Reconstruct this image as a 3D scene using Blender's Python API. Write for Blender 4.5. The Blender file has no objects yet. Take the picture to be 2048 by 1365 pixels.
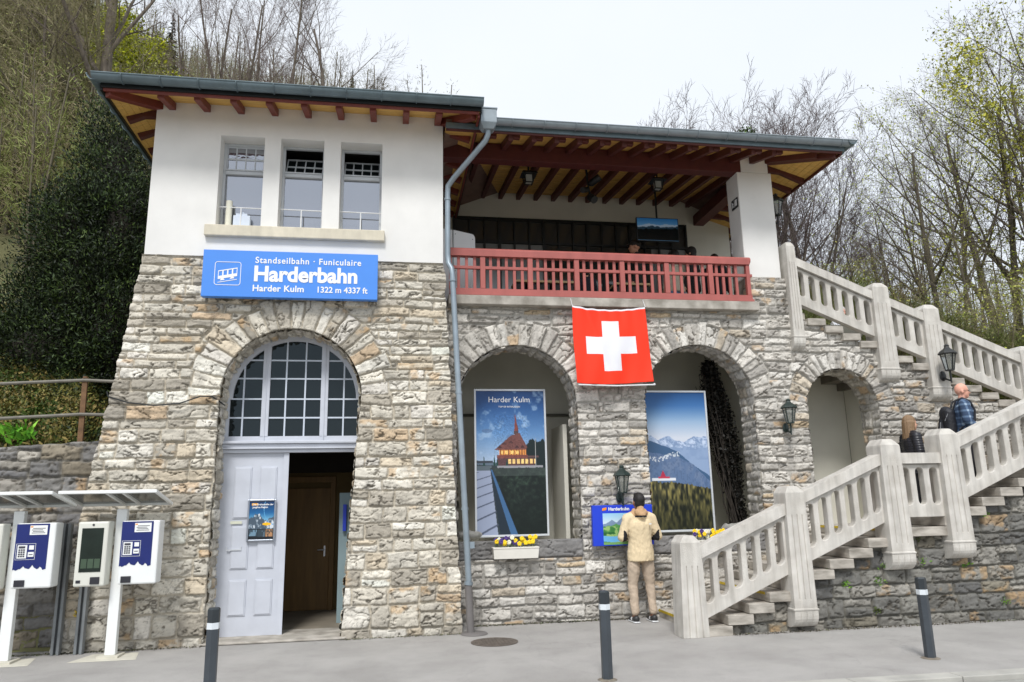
import bpy, bmesh, math, random
import numpy as np
from mathutils import Vector, Matrix, Euler
R = math.radians
sc = bpy.context.scene
col = sc.collection

# ------------------------------------------------------------------ camera, light, exposure
cam_d = bpy.data.cameras.new('camera'); cam = bpy.data.objects.new('camera', cam_d); col.objects.link(cam)
pitch, roll, yaw = R(12.193), R(-1.2023), R(9.3983)
fw = Vector((math.sin(yaw)*math.cos(pitch), math.cos(yaw)*math.cos(pitch), math.sin(pitch)))
r0 = Vector((math.cos(yaw), -math.sin(yaw), 0)); u0 = r0.cross(fw)
rt = math.cos(roll)*r0 + math.sin(roll)*u0; up = rt.cross(fw)
m = Matrix((rt, up, -fw)).transposed().to_4x4(); m.translation = Vector((0, 0, 1.6)); cam.matrix_world = m
cam_d.sensor_width = 36; cam_d.lens = 36*1480/2048; cam_d.clip_end = 2000; cam_d.clip_start = 0.05
sc.camera = cam

SUN_EL, SUN_AZ = R(52), R(196)          # azimuth from +Y, clockwise: from behind the camera, a little to its left
w = bpy.data.worlds.new('World'); sc.world = w; w.use_nodes = True
nt = w.node_tree; nt.nodes.clear()
o_ = nt.nodes.new('ShaderNodeOutputWorld'); bg = nt.nodes.new('ShaderNodeBackground')
sky = nt.nodes.new('ShaderNodeTexSky'); sky.sky_type = 'NISHITA'; sky.sun_disc = False
sky.sun_elevation = SUN_EL; sky.sun_rotation = SUN_AZ; sky.air_density = 1.0; sky.dust_density = 3.0; sky.altitude = 500
tc = nt.nodes.new('ShaderNodeTexCoord'); nz = nt.nodes.new('ShaderNodeTexNoise'); nz.inputs['Scale'].default_value = 1.6
nz.inputs['Detail'].default_value = 5
rp = nt.nodes.new('ShaderNodeValToRGB')
rp.color_ramp.elements[0].position = .3; rp.color_ramp.elements[0].color = (8.2, 8.9, 9.9, 1)
rp.color_ramp.elements[1].position = .7; rp.color_ramp.elements[1].color = (9.3, 9.7, 10.2, 1)
mx = nt.nodes.new('ShaderNodeMixRGB'); mx.inputs[0].default_value = .88
nt.links.new(tc.outputs['Generated'], nz.inputs['Vector']); nt.links.new(nz.outputs['Fac'], rp.inputs[0])
nt.links.new(sky.outputs[0], mx.inputs[1]); nt.links.new(rp.outputs[0], mx.inputs[2])
nt.links.new(mx.outputs[0], bg.inputs[0]); bg.inputs[1].default_value = 0.081
nt.links.new(bg.outputs[0], o_.inputs[0])
sd_ = bpy.data.lights.new('sun', 'SUN'); sun = bpy.data.objects.new('sun', sd_); col.objects.link(sun)
sd_.energy = 2.0; sd_.angle = R(14); sd_.color = (1.0, .98, .955)
sv = Vector((math.sin(SUN_AZ)*math.cos(SUN_EL), math.cos(SUN_AZ)*math.cos(SUN_EL), math.sin(SUN_EL)))
sun.rotation_euler = sv.to_track_quat('Z', 'Y').to_euler(); sun.location = (0, -10, 20)
sc.view_settings.view_transform = 'Standard'; sc.view_settings.look = 'None'
sc.view_settings.exposure = 0.5; sc.view_settings.gamma = 1.0

# ------------------------------------------------------------------ helpers
def lin(c):
    c = np.asarray(c, float)/255.0
    return np.where(c <= .04045, c/12.92, ((c+.055)/1.055)**2.4)
def L(*c): return tuple(float(v) for v in lin(c))

MATS = {}
def mat(name, color, rough=.6, var=.12, scale=8, bump=0.0, bscale=60, metal=0.0, stretch=(1, 1, 1), color2=None,
        spec=.5, trans=0.0, emit=None, coat=0.0):
    """procedural material: base colour broken by noise, optional bump"""
    if name in MATS: return MATS[name]
    M = bpy.data.materials.new(name); M.use_nodes = True; n = M.node_tree; b = n.nodes['Principled BSDF']
    b.inputs['Roughness'].default_value = rough; b.inputs['Metallic'].default_value = metal
    b.inputs['Specular IOR Level'].default_value = spec
    if coat: b.inputs['Coat Weight'].default_value = coat
    t = n.nodes.new('ShaderNodeTexCoord'); mp = n.nodes.new('ShaderNodeMapping'); mp.inputs['Scale'].default_value = stretch
    n.links.new(t.outputs['Object'], mp.inputs[0])
    no = n.nodes.new('ShaderNodeTexNoise'); no.inputs['Scale'].default_value = scale; no.inputs['Detail'].default_value = 6
    n.links.new(mp.outputs[0], no.inputs['Vector'])
    r = n.nodes.new('ShaderNodeValToRGB'); c = np.array(color[:3])
    c2 = np.array(color2[:3]) if color2 is not None else c*(1+var)
    c1 = c if color2 is not None else c*(1-var)
    r.color_ramp.elements[0].position = .32; r.color_ramp.elements[0].color = (*np.clip(c1, 0, 1), 1)
    r.color_ramp.elements[1].position = .68; r.color_ramp.elements[1].color = (*np.clip(c2, 0, 1), 1)
    n.links.new(no.outputs['Fac'], r.inputs[0]); n.links.new(r.outputs[0], b.inputs['Base Color'])
    if bump:
        nb = n.nodes.new('ShaderNodeTexNoise'); nb.inputs['Scale'].default_value = bscale; nb.inputs['Detail'].default_value = 5
        n.links.new(mp.outputs[0], nb.inputs['Vector'])
        bp = n.nodes.new('ShaderNodeBump'); bp.inputs['Strength'].default_value = bump; bp.inputs['Distance'].default_value = .01
        n.links.new(nb.outputs['Fac'], bp.inputs['Height']); n.links.new(bp.outputs[0], b.inputs['Normal'])
    if trans: b.inputs['Transmission Weight'].default_value = trans
    if emit is not None:
        n.links.new(r.outputs[0], b.inputs['Emission Color']); b.inputs['Emission Strength'].default_value = emit
    MATS[name] = M; return M

def attr_mat(name, rough=.85, bump=.35, bscale=90, stretch=(1, 1, 2.2), var=.18, emit=0, coat=0, spec=.3, vscale=14):
    """material reading the mesh's own colour attribute (painted stone, printed posters)"""
    if name in MATS: return MATS[name]
    M = bpy.data.materials.new(name); M.use_nodes = True; n = M.node_tree; b = n.nodes['Principled BSDF']
    b.inputs['Roughness'].default_value = rough; b.inputs['Specular IOR Level'].default_value = spec
    a = n.nodes.new('ShaderNodeAttribute'); a.attribute_name = 'Col'
    if var:
        t = n.nodes.new('ShaderNodeTexCoord'); mp = n.nodes.new('ShaderNodeMapping'); mp.inputs['Scale'].default_value = stretch
        n.links.new(t.outputs['Object'], mp.inputs[0])
        no = n.nodes.new('ShaderNodeTexNoise'); no.inputs['Scale'].default_value = vscale; no.inputs['Detail'].default_value = 9; no.inputs['Roughness'].default_value = .7
        n.links.new(mp.outputs[0], no.inputs['Vector'])
        mr = n.nodes.new('ShaderNodeMapRange'); mr.inputs[1].default_value = .25; mr.inputs[2].default_value = .75
        mr.inputs[3].default_value = 1-var; mr.inputs[4].default_value = 1+var
        n.links.new(no.outputs['Fac'], mr.inputs[0])
        mm = n.nodes.new('ShaderNodeVectorMath'); mm.operation = 'SCALE'
        n.links.new(a.outputs['Color'], mm.inputs[0]); n.links.new(mr.outputs[0], mm.inputs['Scale'])
        n.links.new(mm.outputs[0], b.inputs['Base Color'])
        if bump:
            nb = n.nodes.new('ShaderNodeTexNoise'); nb.inputs['Scale'].default_value = bscale; nb.inputs['Detail'].default_value = 6
            n.links.new(mp.outputs[0], nb.inputs['Vector'])
            bp = n.nodes.new('ShaderNodeBump'); bp.inputs['Strength'].default_value = bump; bp.inputs['Distance'].default_value = .012
            n.links.new(nb.outputs['Fac'], bp.inputs['Height']); n.links.new(bp.outputs[0], b.inputs['Normal'])
    else:
        n.links.new(a.outputs['Color'], b.inputs['Base Color'])
    if emit:
        n.links.new(a.outputs['Color'], b.inputs['Emission Color']); b.inputs['Emission Strength'].default_value = emit
    if coat: b.inputs['Coat Weight'].default_value = coat; b.inputs['Coat Roughness'].default_value = .08
    MATS[name] = M; return M

def glass_mat(name, base, refl, fac, rough=.04):
    if name in MATS: return MATS[name]
    M = bpy.data.materials.new(name); M.use_nodes = True; n = M.node_tree; n.nodes.clear()
    o = n.nodes.new('ShaderNodeOutputMaterial'); mix = n.nodes.new('ShaderNodeMixShader')
    d = n.nodes.new('ShaderNodeBsdfDiffuse'); g = n.nodes.new('ShaderNodeBsdfGlossy')
    d.inputs[0].default_value = (*base, 1); g.inputs[0].default_value = (*refl, 1); g.inputs['Roughness'].default_value = rough
    no = n.nodes.new('ShaderNodeTexNoise'); no.inputs['Scale'].default_value = 2.5
    bp = n.nodes.new('ShaderNodeBump'); bp.inputs['Strength'].default_value = .06; bp.inputs['Distance'].default_value = .05
    n.links.new(no.outputs['Fac'], bp.inputs['Height']); n.links.new(bp.outputs[0], g.inputs['Normal'])
    mix.inputs[0].default_value = fac
    n.links.new(d.outputs[0], mix.inputs[1]); n.links.new(g.outputs[0], mix.inputs[2]); n.links.new(mix.outputs[0], o.inputs[0])
    MATS[name] = M; return M

def mesh_from(verts, faces, colors=None, smooth=False):
    me = bpy.data.meshes.new('mesh')
    V = np.asarray(verts, dtype=np.float32).reshape(-1, 3)
    if isinstance(faces, np.ndarray):
        k = faces.shape[1]; nf = len(faces)
        me.vertices.add(len(V)); me.vertices.foreach_set('co', V.ravel())
        me.loops.add(nf*k); me.loops.foreach_set('vertex_index', faces.ravel().astype(np.int32))
        me.polygons.add(nf); me.polygons.foreach_set('loop_start', np.arange(0, nf*k, k, dtype=np.int32))
        me.update(calc_edges=True)
    else:
        me.from_pydata([tuple(v) for v in V], [], faces); me.update()
    if colors is not None:
        at = me.color_attributes.new('Col', 'FLOAT_COLOR', 'POINT')
        C = np.ones((len(V), 4), np.float32); C[:, :3] = colors
        at.data.foreach_set('color', C.ravel())
    if smooth: me.polygons.foreach_set('use_smooth', np.ones(len(me.polygons), bool))
    return me

def link(name, me, material=None, parent=None):
    me.name = name
    o = bpy.data.objects.new(name, me); col.objects.link(o)
    if material is not None:
        for mm_ in (material if isinstance(material, (list, tuple)) else [material]): me.materials.append(mm_)
    if parent is not None:
        o.parent = parent; o.location = -world_loc(parent)     # mesh coordinates are world coordinates
    return o
def world_loc(o):
    v = Vector((0, 0, 0))
    while o is not None:
        v += o.location; o = o.parent
    return v
def tag(o, label=None, cat=None, group=None, kind=None):
    if label: o['label'] = label
    if cat: o['category'] = cat
    if group: o['group'] = group
    if kind: o['kind'] = kind
    return o
def thing(name, label, cat, loc=(0, 0, 0), group=None):
    o = bpy.data.objects.new(name, None); col.objects.link(o); o.location = loc; o.empty_display_size = .1
    return tag(o, label, cat, group)

class MB:
    def __init__(s): s.v = []; s.f = []; s.m = []; s.mi = 0
    def add(s, vs, fs):
        k = len(s.v); s.v += [tuple(p) for p in vs]
        for f in fs: s.f.append(tuple(i+k for i in f)); s.m.append(s.mi)
    def hexa(s, p):   # 8 corners, bottom 4 ccw then top 4
        s.add(p, [(0, 3, 2, 1), (4, 5, 6, 7), (0, 1, 5, 4), (1, 2, 6, 5), (2, 3, 7, 6), (3, 0, 4, 7)])
    def box(s, x0, x1, y0, y1, z0, z1):
        s.hexa([(x0, y0, z0), (x1, y0, z0), (x1, y1, z0), (x0, y1, z0), (x0, y0, z1), (x1, y0, z1), (x1, y1, z1), (x0, y1, z1)])
    def bar(s, a, b, w, h, upv=(0, 0, 1)):   # rectangular bar from a to b
        a = Vector(a); b = Vector(b); d = (b-a).normalized(); u = Vector(upv); sd = d.cross(u)
        if sd.length < 1e-4: sd = d.cross(Vector((0, 1, 0)))
        sd.normalize(); u = sd.cross(d)
        c = [(-w/2, -h/2), (w/2, -h/2), (w/2, h/2), (-w/2, h/2)]
        A = [a+sd*x+u*y for x, y in c]; B = [b+sd*x+u*y for x, y in c]
        s.hexa([A[0], A[1], B[1], B[0], A[3], A[2], B[2], B[3]])
    def tube(s, pts, r, n=8, caps=True):
        pts = [Vector(p) for p in pts]; k = len(pts)
        rr = r if isinstance(r, (list, tuple)) else [r]*k
        base = len(s.v); prev = None
        for i, p in enumerate(pts):
            d = (pts[min(i+1, k-1)]-pts[max(i-1, 0)]).normalized()
            if prev is None:
                a = d.cross(Vector((0, 0, 1)))
                if a.length < 1e-3: a = d.cross(Vector((0, 1, 0)))
            else: a = prev-d*prev.dot(d)
            a.normalize(); prev = a; b = d.cross(a)
            for j in range(n):
                t = 2*math.pi*j/n; s.v.append(tuple(p+(a*math.cos(t)+b*math.sin(t))*rr[i]))
        for i in range(k-1):
            for j in range(n):
                a0 = base+i*n+j; a1 = base+i*n+(j+1) % n
                s.f.append((a0, a1, a1+n, a0+n)); s.m.append(s.mi)
        if caps:
            s.f.append(tuple(base+j for j in range(n))[::-1]); s.m.append(s.mi)
            s.f.append(tuple(base+(k-1)*n+j for j in range(n))); s.m.append(s.mi)
    def lathe(s, c, prof, n=16, sx=1, sy=1):   # prof: list of (r, z)
        base = len(s.v); k = len(prof)
        for r, z in prof:
            for j in range(n):
                t = 2*math.pi*(j+.5)/n; s.v.append((c[0]+r*math.cos(t)*sx, c[1]+r*math.sin(t)*sy, c[2]+z))
        for i in range(k-1):
            for j in range(n):
                a0 = base+i*n+j; a1 = base+i*n+(j+1) % n; s.f.append((a0, a1, a1+n, a0+n)); s.m.append(s.mi)
        s.f.append(tuple(base+j for j in range(n))[::-1]); s.m.append(s.mi)
        s.f.append(tuple(base+(k-1)*n+j for j in range(n))); s.m.append(s.mi)
    def ell(s, c, rx, ry, rz, n=14, k=9, rot=None):
        base = len(s.v)
        for i in range(k+1):
            ph = math.pi*i/k
            for j in range(n):
                t = 2*math.pi*j/n
                v = Vector((rx*math.sin(ph)*math.cos(t), ry*math.sin(ph)*math.sin(t), rz*math.cos(ph)))
                if rot is not None: v = rot @ v
                s.v.append((c[0]+v.x, c[1]+v.y, c[2]+v.z))
        for i in range(k):
            for j in range(n):
                a0 = base+i*n+j; a1 = base+i*n+(j+1) % n; s.f.append((a0, a0+n, a1+n, a1)); s.m.append(s.mi)
    def prism(s, poly, y0, y1):   # polygon in (x, z), extruded in y
        n = len(poly)
        s.add([(x, y0, z) for x, z in poly]+[(x, y1, z) for x, z in poly],
              [tuple(range(n)), tuple(range(2*n-1, n-1, -1))]+[(i, n+i, n+(i+1) % n, (i+1) % n) for i in range(n)])
    def build(s, name, material, parent=None, smooth=False, bevel=0, seg=2):
        me = mesh_from(s.v, s.f)
        bm = bmesh.new(); bm.from_mesh(me)
        if smooth: bmesh.ops.remove_doubles(bm, verts=bm.verts, dist=1e-5)
        bmesh.ops.recalc_face_normals(bm, faces=bm.faces)
        bm.to_mesh(me); bm.free()
        if s.m and max(s.m) > 0 and len(me.polygons) == len(s.m): me.polygons.foreach_set('material_index', s.m)
        o = link(name, me, material, parent)
        if smooth:
            me.polygons.foreach_set('use_smooth', np.ones(len(me.polygons), bool))
            me.set_sharp_from_angle(angle=R(smooth if smooth is not True else 50))
        if bevel:
            md = o.modifiers.new('bevel', 'BEVEL'); md.width = bevel; md.segments = seg; md.limit_method = 'ANGLE'; md.angle_limit = R(35)
        return o

# value noise
def _h(ix, iy, seed):
    n = (ix.astype(np.int64)*374761393+iy.astype(np.int64)*668265263+seed*1442695041) & 0x7fffffff
    n = ((n ^ (n >> 13))*1274126177) & 0x7fffffff
    n = (n ^ (n >> 16)) & 0x7fffffff
    return (n % 100003)/100003.0
def vn(x, y, seed=0):
    xi = np.floor(x); yi = np.floor(y); fx = x-xi; fy = y-yi
    fx = fx*fx*(3-2*fx); fy = fy*fy*(3-2*fy)
    a = _h(xi, yi, seed); b = _h(xi+1, yi, seed); c = _h(xi, yi+1, seed); d = _h(xi+1, yi+1, seed)
    return (a*(1-fx)+b*fx)*(1-fy)+(c*(1-fx)+d*fx)*fy
def fbm(x, y, seed=0, o=4):
    s = 0; a = .5; t = 0
    for i in range(o):
        s = s+a*vn(x*2**i, y*2**i, seed+i*17); t += a; a *= .5
    return s/t
def hid(i, k): return _h(i, i*0+k*91, 7)
def sst(a, b, x):
    t = np.clip((x-a)/(b-a), 0, 1); return t*t*(3-2*t)

def courses(U, V, seed, hr=(.09, .19), lr=(.16, .5), wob=.012, grow=0.0):
    rng = random.Random(seed)
    Vw = V+wob*2*(fbm(U*1.7, V*1.7, seed)-.5)*2+.010*(fbm(U*9, V*9, seed+3)-.5)*2
    Uw = U+.020*(fbm(U*8+50, V*8, seed+5)-.5)*2
    zb = [float(V.min())-.3]
    while zb[-1] < V.max()+.3: zb.append(zb[-1]+rng.uniform(*hr)*(1+grow*max(0, 3.6-max(zb[-1], 0))/3.6))
    zb = np.array(zb); ci = np.clip(np.searchsorted(zb, Vw)-1, 0, len(zb)-2)
    d = np.minimum(Vw-zb[ci], zb[ci+1]-Vw)
    sid = np.zeros(U.shape, np.int64)
    for c in range(len(zb)-1):
        mk = ci == c
        if not mk.any(): continue
        h = zb[c+1]-zb[c]; xb = [float(U.min())-rng.uniform(.1, .6)]
        while xb[-1] < U.max()+.3: xb.append(xb[-1]+rng.uniform(*lr)*(1.0 if h > .13 else 1.15))
        xb = np.array(xb); u = Uw[mk]; v = Vw[mk]
        j = np.clip(np.searchsorted(xb, u)-1, 0, len(xb)-2)
        ids = (c+1)*1000+j; dv_ = d[mk]; dh_ = np.minimum(u-xb[j], xb[j+1]-u)
        # some stones are two thin ones on top of each other, some are cut in two
        sp = (hid(ids, 3) < .12) & (h > .14)
        mid = zb[c]+h*(.4+.25*hid(ids, 4)); ab = sp & (v > mid)
        dv_ = np.where(sp, np.minimum(dv_, np.abs(v-mid)), dv_); ids = ids+ab*500
        rc = .010+.022*hid(ids, 6); inside = (dv_ < rc) & (dh_ < rc)      # rounded corners
        dd = np.where(inside, np.maximum(rc-np.hypot(rc-dv_, rc-dh_), -.02), np.minimum(dv_, dh_))
        sid[mk] = ids; d[mk] = dd
    return sid, d, U.copy(), V.copy()

def add_voussoirs(U, V, lay, cx, cz, Ri, Ro, seed, aw=.115, jit=.09):
    sid, d, bu, bv = lay
    rng = random.Random(seed)
    dx = U-cx; dz = V-cz; r = np.hypot(dx, dz); a = np.arctan2(dz, dx)
    aw_ = a+.012*(fbm(U*9, V*9, seed)-.5)*2
    br = [-.12]
    while br[-1] < math.pi+.12: br.append(br[-1]+rng.uniform(.72, 1.35)*aw/Ri)
    br = np.array(br); j = np.clip(np.searchsorted(br, aw_)-1, 0, len(br)-2)
    ro = np.array([Ro+rng.uniform(-jit, jit) for _ in br])[j]
    ins = (r < ro) & (a > br[0]) & (a < br[-1])
    dj = np.minimum(aw_-br[j], br[j+1]-aw_)*r
    dv = np.minimum(dj, ro-r)
    d2 = np.where(ins, dv, np.where((a > br[0]) & (a < br[-1]), np.minimum(d, r-ro), d))
    return np.where(ins, 900000+seed*1000+j, sid), d2, np.where(ins, r, bu), np.where(ins, a*1.1*Ri, bv)

PAL = {
 'cream': [((212, 206, 192), 5), ((199, 192, 177), 4), ((220, 215, 204), 3), ((184, 177, 163), 3), ((198, 182, 156), 1.6), ((160, 152, 138), 2), ((200, 170, 132), .5), ((138, 130, 116), 1.2), ((222, 216, 206), 1.5)],
 'grey': [((206, 201, 192), 5), ((190, 185, 176), 4), ((216, 212, 204), 3), ((172, 167, 159), 3), ((188, 174, 152), 1.0), ((140, 136, 130), 2), ((196, 170, 130), .25)],
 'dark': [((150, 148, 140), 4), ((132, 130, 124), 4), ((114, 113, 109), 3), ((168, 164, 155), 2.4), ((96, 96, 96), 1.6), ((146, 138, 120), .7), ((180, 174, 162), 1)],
 'left': [((140, 138, 134), 4), ((118, 117, 116), 4), ((160, 154, 144), 3), ((100, 100, 102), 3), ((146, 134, 112), 1.2), ((176, 170, 158), 1.2)],
}
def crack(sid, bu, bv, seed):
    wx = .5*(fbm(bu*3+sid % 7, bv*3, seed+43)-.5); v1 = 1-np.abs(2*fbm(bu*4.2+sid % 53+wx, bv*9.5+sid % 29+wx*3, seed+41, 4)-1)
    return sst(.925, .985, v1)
def stone_colors(sid, d, bu, bv, U, V, pal, seed, mortar=(168, 162, 148)):
    P = PAL[pal]; cs = lin([c for c, _ in P]); wt = np.cumsum([w_ for _, w_ in P]); wt = wt/wt[-1]
    k = np.searchsorted(wt, hid(sid, 11)); k = np.clip(k, 0, len(P)-1)
    d = d+.010*(fbm(U*16, V*16, seed+19)-.5)*2
    c = np.minimum((.72*cs[k]+.28*cs[:3].mean(0))*(.88+.34*hid(sid, 12))[..., None], .80)
    och = lin((200, 164, 116)); f = sst(.46, .66, fbm(U*7+sid % 97, V*9, seed+21))*(hid(sid, 13) < .16)*.6
    c = c*(1-f[..., None])+och*f[..., None]
    # patches of grey weathering inside the stone, painted crack shade, fine dark veins
    g = sst(.5, .8, fbm(bu*7+sid % 31, bv*12, seed+31))*.30; c = c*(1-g[..., None])
    f = crack(sid, bu, bv, seed)*.9*(.35+.65*hid(sid, 14))*sst(.004, .02, d)  # shade of the recessed cracks, put into the colour
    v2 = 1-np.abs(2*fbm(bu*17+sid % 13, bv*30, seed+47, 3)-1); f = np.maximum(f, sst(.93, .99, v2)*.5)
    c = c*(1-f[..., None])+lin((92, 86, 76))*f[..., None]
    e_ = sst(.026, .012, d)*sst(.0, .012, d)*.25*hid(sid, 15); c = c*(1-e_[..., None])
    mm_ = sst(.013, .007, d+.004*(fbm(U*40, V*40, seed+51)-.5))
    cm = lin(mortar)*(.8+.4*fbm(U*12, V*12, seed+61))[..., None]
    c = c*(1-mm_[..., None])+cm*mm_[..., None]
    return c
SEEDC = [0]
def stone_height(sid, d, bu, bv, U, V, seed, amp=1.0):
    d = d+.010*(fbm(U*16, V*16, SEEDC[0]+19)-.5)*2
    h = sst(.007, .015, d)*(.016+.030*hid(sid, 21))+sst(.010, .032, d)*.008*(.4+hid(sid, 22))
    rg = 1-np.abs(2*fbm(bu*6+sid % 41, bv*13+sid % 23, seed+71)-1)
    msk = sst(.010, .028, d)
    h += msk*(-.014*sst(.80, 1., rg)*(.35+.65*hid(sid, 24))-.026*crack(sid, bu, bv, SEEDC[0])+.014*(fbm(bu*15+sid % 17, bv*24, seed+81)-.5)+.040*(fbm(bu*5+sid % 61, bv*7+sid % 19, seed+82)-.5))
    h += .004*(fbm(U*50, V*50, seed+83)-.5)
    return h*amp

def sheet(name, u0, u1, v0, v1, res, lay_fn, pos_fn, pal, seed, parent, dom_fn=None, amp=1.0, skirt=.14, mortar=(168, 162, 148), tint=None, extra=None):
    nu = max(2, int(round((u1-u0)/res))+1); nv = max(2, int(round((v1-v0)/res))+1)
    U, V = np.meshgrid(np.linspace(u0, u1, nu), np.linspace(v0, v1, nv))
    idx = np.arange(nu*nv).reshape(nv, nu)
    q = np.stack([idx[:-1, :-1], idx[:-1, 1:], idx[1:, 1:], idx[1:, :-1]], -1).reshape(-1, 4)
    if dom_fn is not None:
        S = dom_fn(U, V); sc_ = S.ravel()[q].mean(1); q = q[sc_ < .30*res]
        e = 1e-4; gx = (dom_fn(U+e, V)-S)/e; gz = (dom_fn(U, V+e)-S)/e; g2 = np.maximum(gx*gx+gz*gz, .25)
        mk = (S > 0) & (S < 3*res); U = np.where(mk, U-S*gx/g2, U); V = np.where(mk, V-S*gz/g2, V)
    sid, d, bu, bv = lay_fn(U, V)
    SEEDC[0] = seed; h = stone_height(sid, d, bu, bv, U, V, seed, amp)
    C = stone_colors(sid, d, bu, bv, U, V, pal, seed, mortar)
    if tint is not None: C = C*tint(U, V)[..., None]
    if extra is not None: C = extra(U, V, C, sid)
    P = pos_fn(U, V, h); P = np.stack(P, -1).reshape(-1, 3); C = C.reshape(-1, 3)
    used = np.unique(q); remap = np.full(nu*nv, -1); remap[used] = np.arange(len(used)); q = remap[q]
    P = P[used]; C = C[used]; Uu = U.ravel()[used]; Vu = V.ravel()[used]
    if skirt:
        ed = np.concatenate([q[:, [0, 1]], q[:, [1, 2]], q[:, [2, 3]], q[:, [3, 0]]]); key = np.sort(ed, 1)
        kk = key[:, 0].astype(np.int64)*10000000+key[:, 1]; un, inv, cnt = np.unique(kk, return_inverse=True, return_counts=True)
        be = ed[cnt[inv] == 1]; bvs = np.unique(be); rm = np.full(len(P), -1); rm[bvs] = np.arange(len(bvs))+len(P)
        B = np.stack(pos_fn(Uu[bvs], Vu[bvs], np.full(len(bvs), -skirt)), -1)
        P = np.concatenate([P, B]); C = np.concatenate([C, C[bvs]])
        q = np.concatenate([q, np.stack([be[:, 1], be[:, 0], rm[be[:, 0]], rm[be[:, 1]]], 1)])
    me = mesh_from(P, q, C, smooth=False)
    return link(name, me, attr_mat('rough_stone'), parent)

# text as mesh
def text(s, size, loc, material, parent, name='lettering', ext=.002, bold=0.0, align='LEFT', sx=1.0, rot=(90, 0, 0), space=1.0):
    cu = bpy.data.curves.new('t', 'FONT'); cu.body = s; cu.size = size; cu.extrude = ext; cu.offset = bold; cu.align_x = align
    cu.space_character = space; cu.resolution_u = 4
    o = bpy.data.objects.new('t', cu); col.objects.link(o)
    bpy.context.view_layer.update()
    me = bpy.data.meshes.new_from_object(o.evaluated_get(bpy.context.evaluated_depsgraph_get()))
    bpy.data.objects.remove(o); bpy.data.curves.remove(cu)
    M = Matrix.Translation(Vector(loc)) @ Euler([R(a) for a in rot]).to_matrix().to_4x4() @ Matrix.Diagonal((sx, 1, 1, 1))
    me.transform(M); me.materials.clear()
    return link(name, me, material, parent)

# a painted print: colours computed here, stored on a fine grid
class Canvas:
    def __init__(s, w, h, c=(255, 255, 255)):
        s.w = w; s.h = h; s.a = np.zeros((h, w, 3)); s.a[:] = c; s.X, s.Y = np.meshgrid(np.arange(w)/(w-1), np.arange(h)/(h-1))
    def put(s, mask, c, al=1.0):
        mk = (mask*al)[..., None] if not np.isscalar(al) or True else mask
        s.a = s.a*(1-mk)+np.asarray(c, float)*mk
    def grad(s, stops, y0=0, y1=1):
        ys = [p for p, _ in stops]; cs = np.array([c for _, c in stops], float)
        f = np.stack([np.interp(s.Y, ys, cs[:, i]) for i in range(3)], -1); mk = ((s.Y >= y0) & (s.Y <= y1))[..., None]
        s.a = np.where(mk, f, s.a)
    def poly(s, pts, c, al=1.0):
        ins = np.zeros(s.X.shape, bool); n = len(pts)
        for i in range(n):
            x0, y0 = pts[i]; x1, y1 = pts[(i+1) % n]
            if y0 == y1: continue
            cnd = ((y0 > s.Y) != (y1 > s.Y)) & (s.X < (x1-x0)*(s.Y-y0)/(y1-y0)+x0); ins ^= cnd
        s.put(ins.astype(float), c, al)
    def rect(s, x0, y0, x1, y1, c, al=1.0): s.put(((s.X >= x0) & (s.X <= x1) & (s.Y >= y0) & (s.Y <= y1)).astype(float), c, al)
    def ridge(s, ys, seed, amp, f, c, bottom=1.0, al=1.0):
        xs = [p for p, _ in ys]; yy = np.interp(s.X, xs, [q for _, q in ys])+amp*(fbm(s.X*f, s.X*0+seed, seed, 5)-.5)*2
        mk = ((s.Y > yy) & (s.Y < bottom)).astype(float); s.put(mk, c, al); return mk
    def obj(s, name, x0, x1, z0, z1, y, parent, material):
        X = x0+(x1-x0)*s.X; Z = z1-(z1-z0)*s.Y; P = np.stack([X, X*0+y, Z], -1).reshape(-1, 3)
        i = np.arange(s.w*s.h).reshape(s.h, s.w)
        q = np.stack([i[:-1, :-1], i[1:, :-1], i[1:, 1:], i[:-1, 1:]], -1).reshape(-1, 4)
        return link(name, mesh_from(P, q, lin(np.clip(s.a, 0, 255)).reshape(-1, 3)), material, parent)

# ------------------------------------------------------------------ materials
M_plaster = mat('white_plaster', (.78, .77, .74), .9, .05, 2.0, .15, 120)
M_plaster_in = mat('aged_plaster', (.64, .62, .54), .9, .07, 1.5, .15, 90)
M_red = mat('oxblood_paint', L(114, 52, 42), .55, .14, 14, .1, 60)
M_rafter = mat('dark_oxblood_timber', L(84, 38, 32), .6, .16, 12, .1, 50)
M_rail = mat('faded_red_paint', L(168, 92, 85), .5, .10, 7, .12, 70, stretch=(1, 1, .3))
M_board = mat('ochre_board', L(216, 172, 92), .6, .14, 5, .15, 40, stretch=(.35, 6, 6))
M_zinc = mat('weathered_zinc', L(140, 150, 156), .45, .12, 6, .1, 40, metal=.3)
M_zincd = mat('dark_zinc', L(104, 119, 125), .45, .14, 6, .1, 40, metal=.3)
M_concrete = mat('cast_concrete', L(190, 185, 176), .85, .10, 5, .6, 110, color2=L(211, 207, 199))
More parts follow.
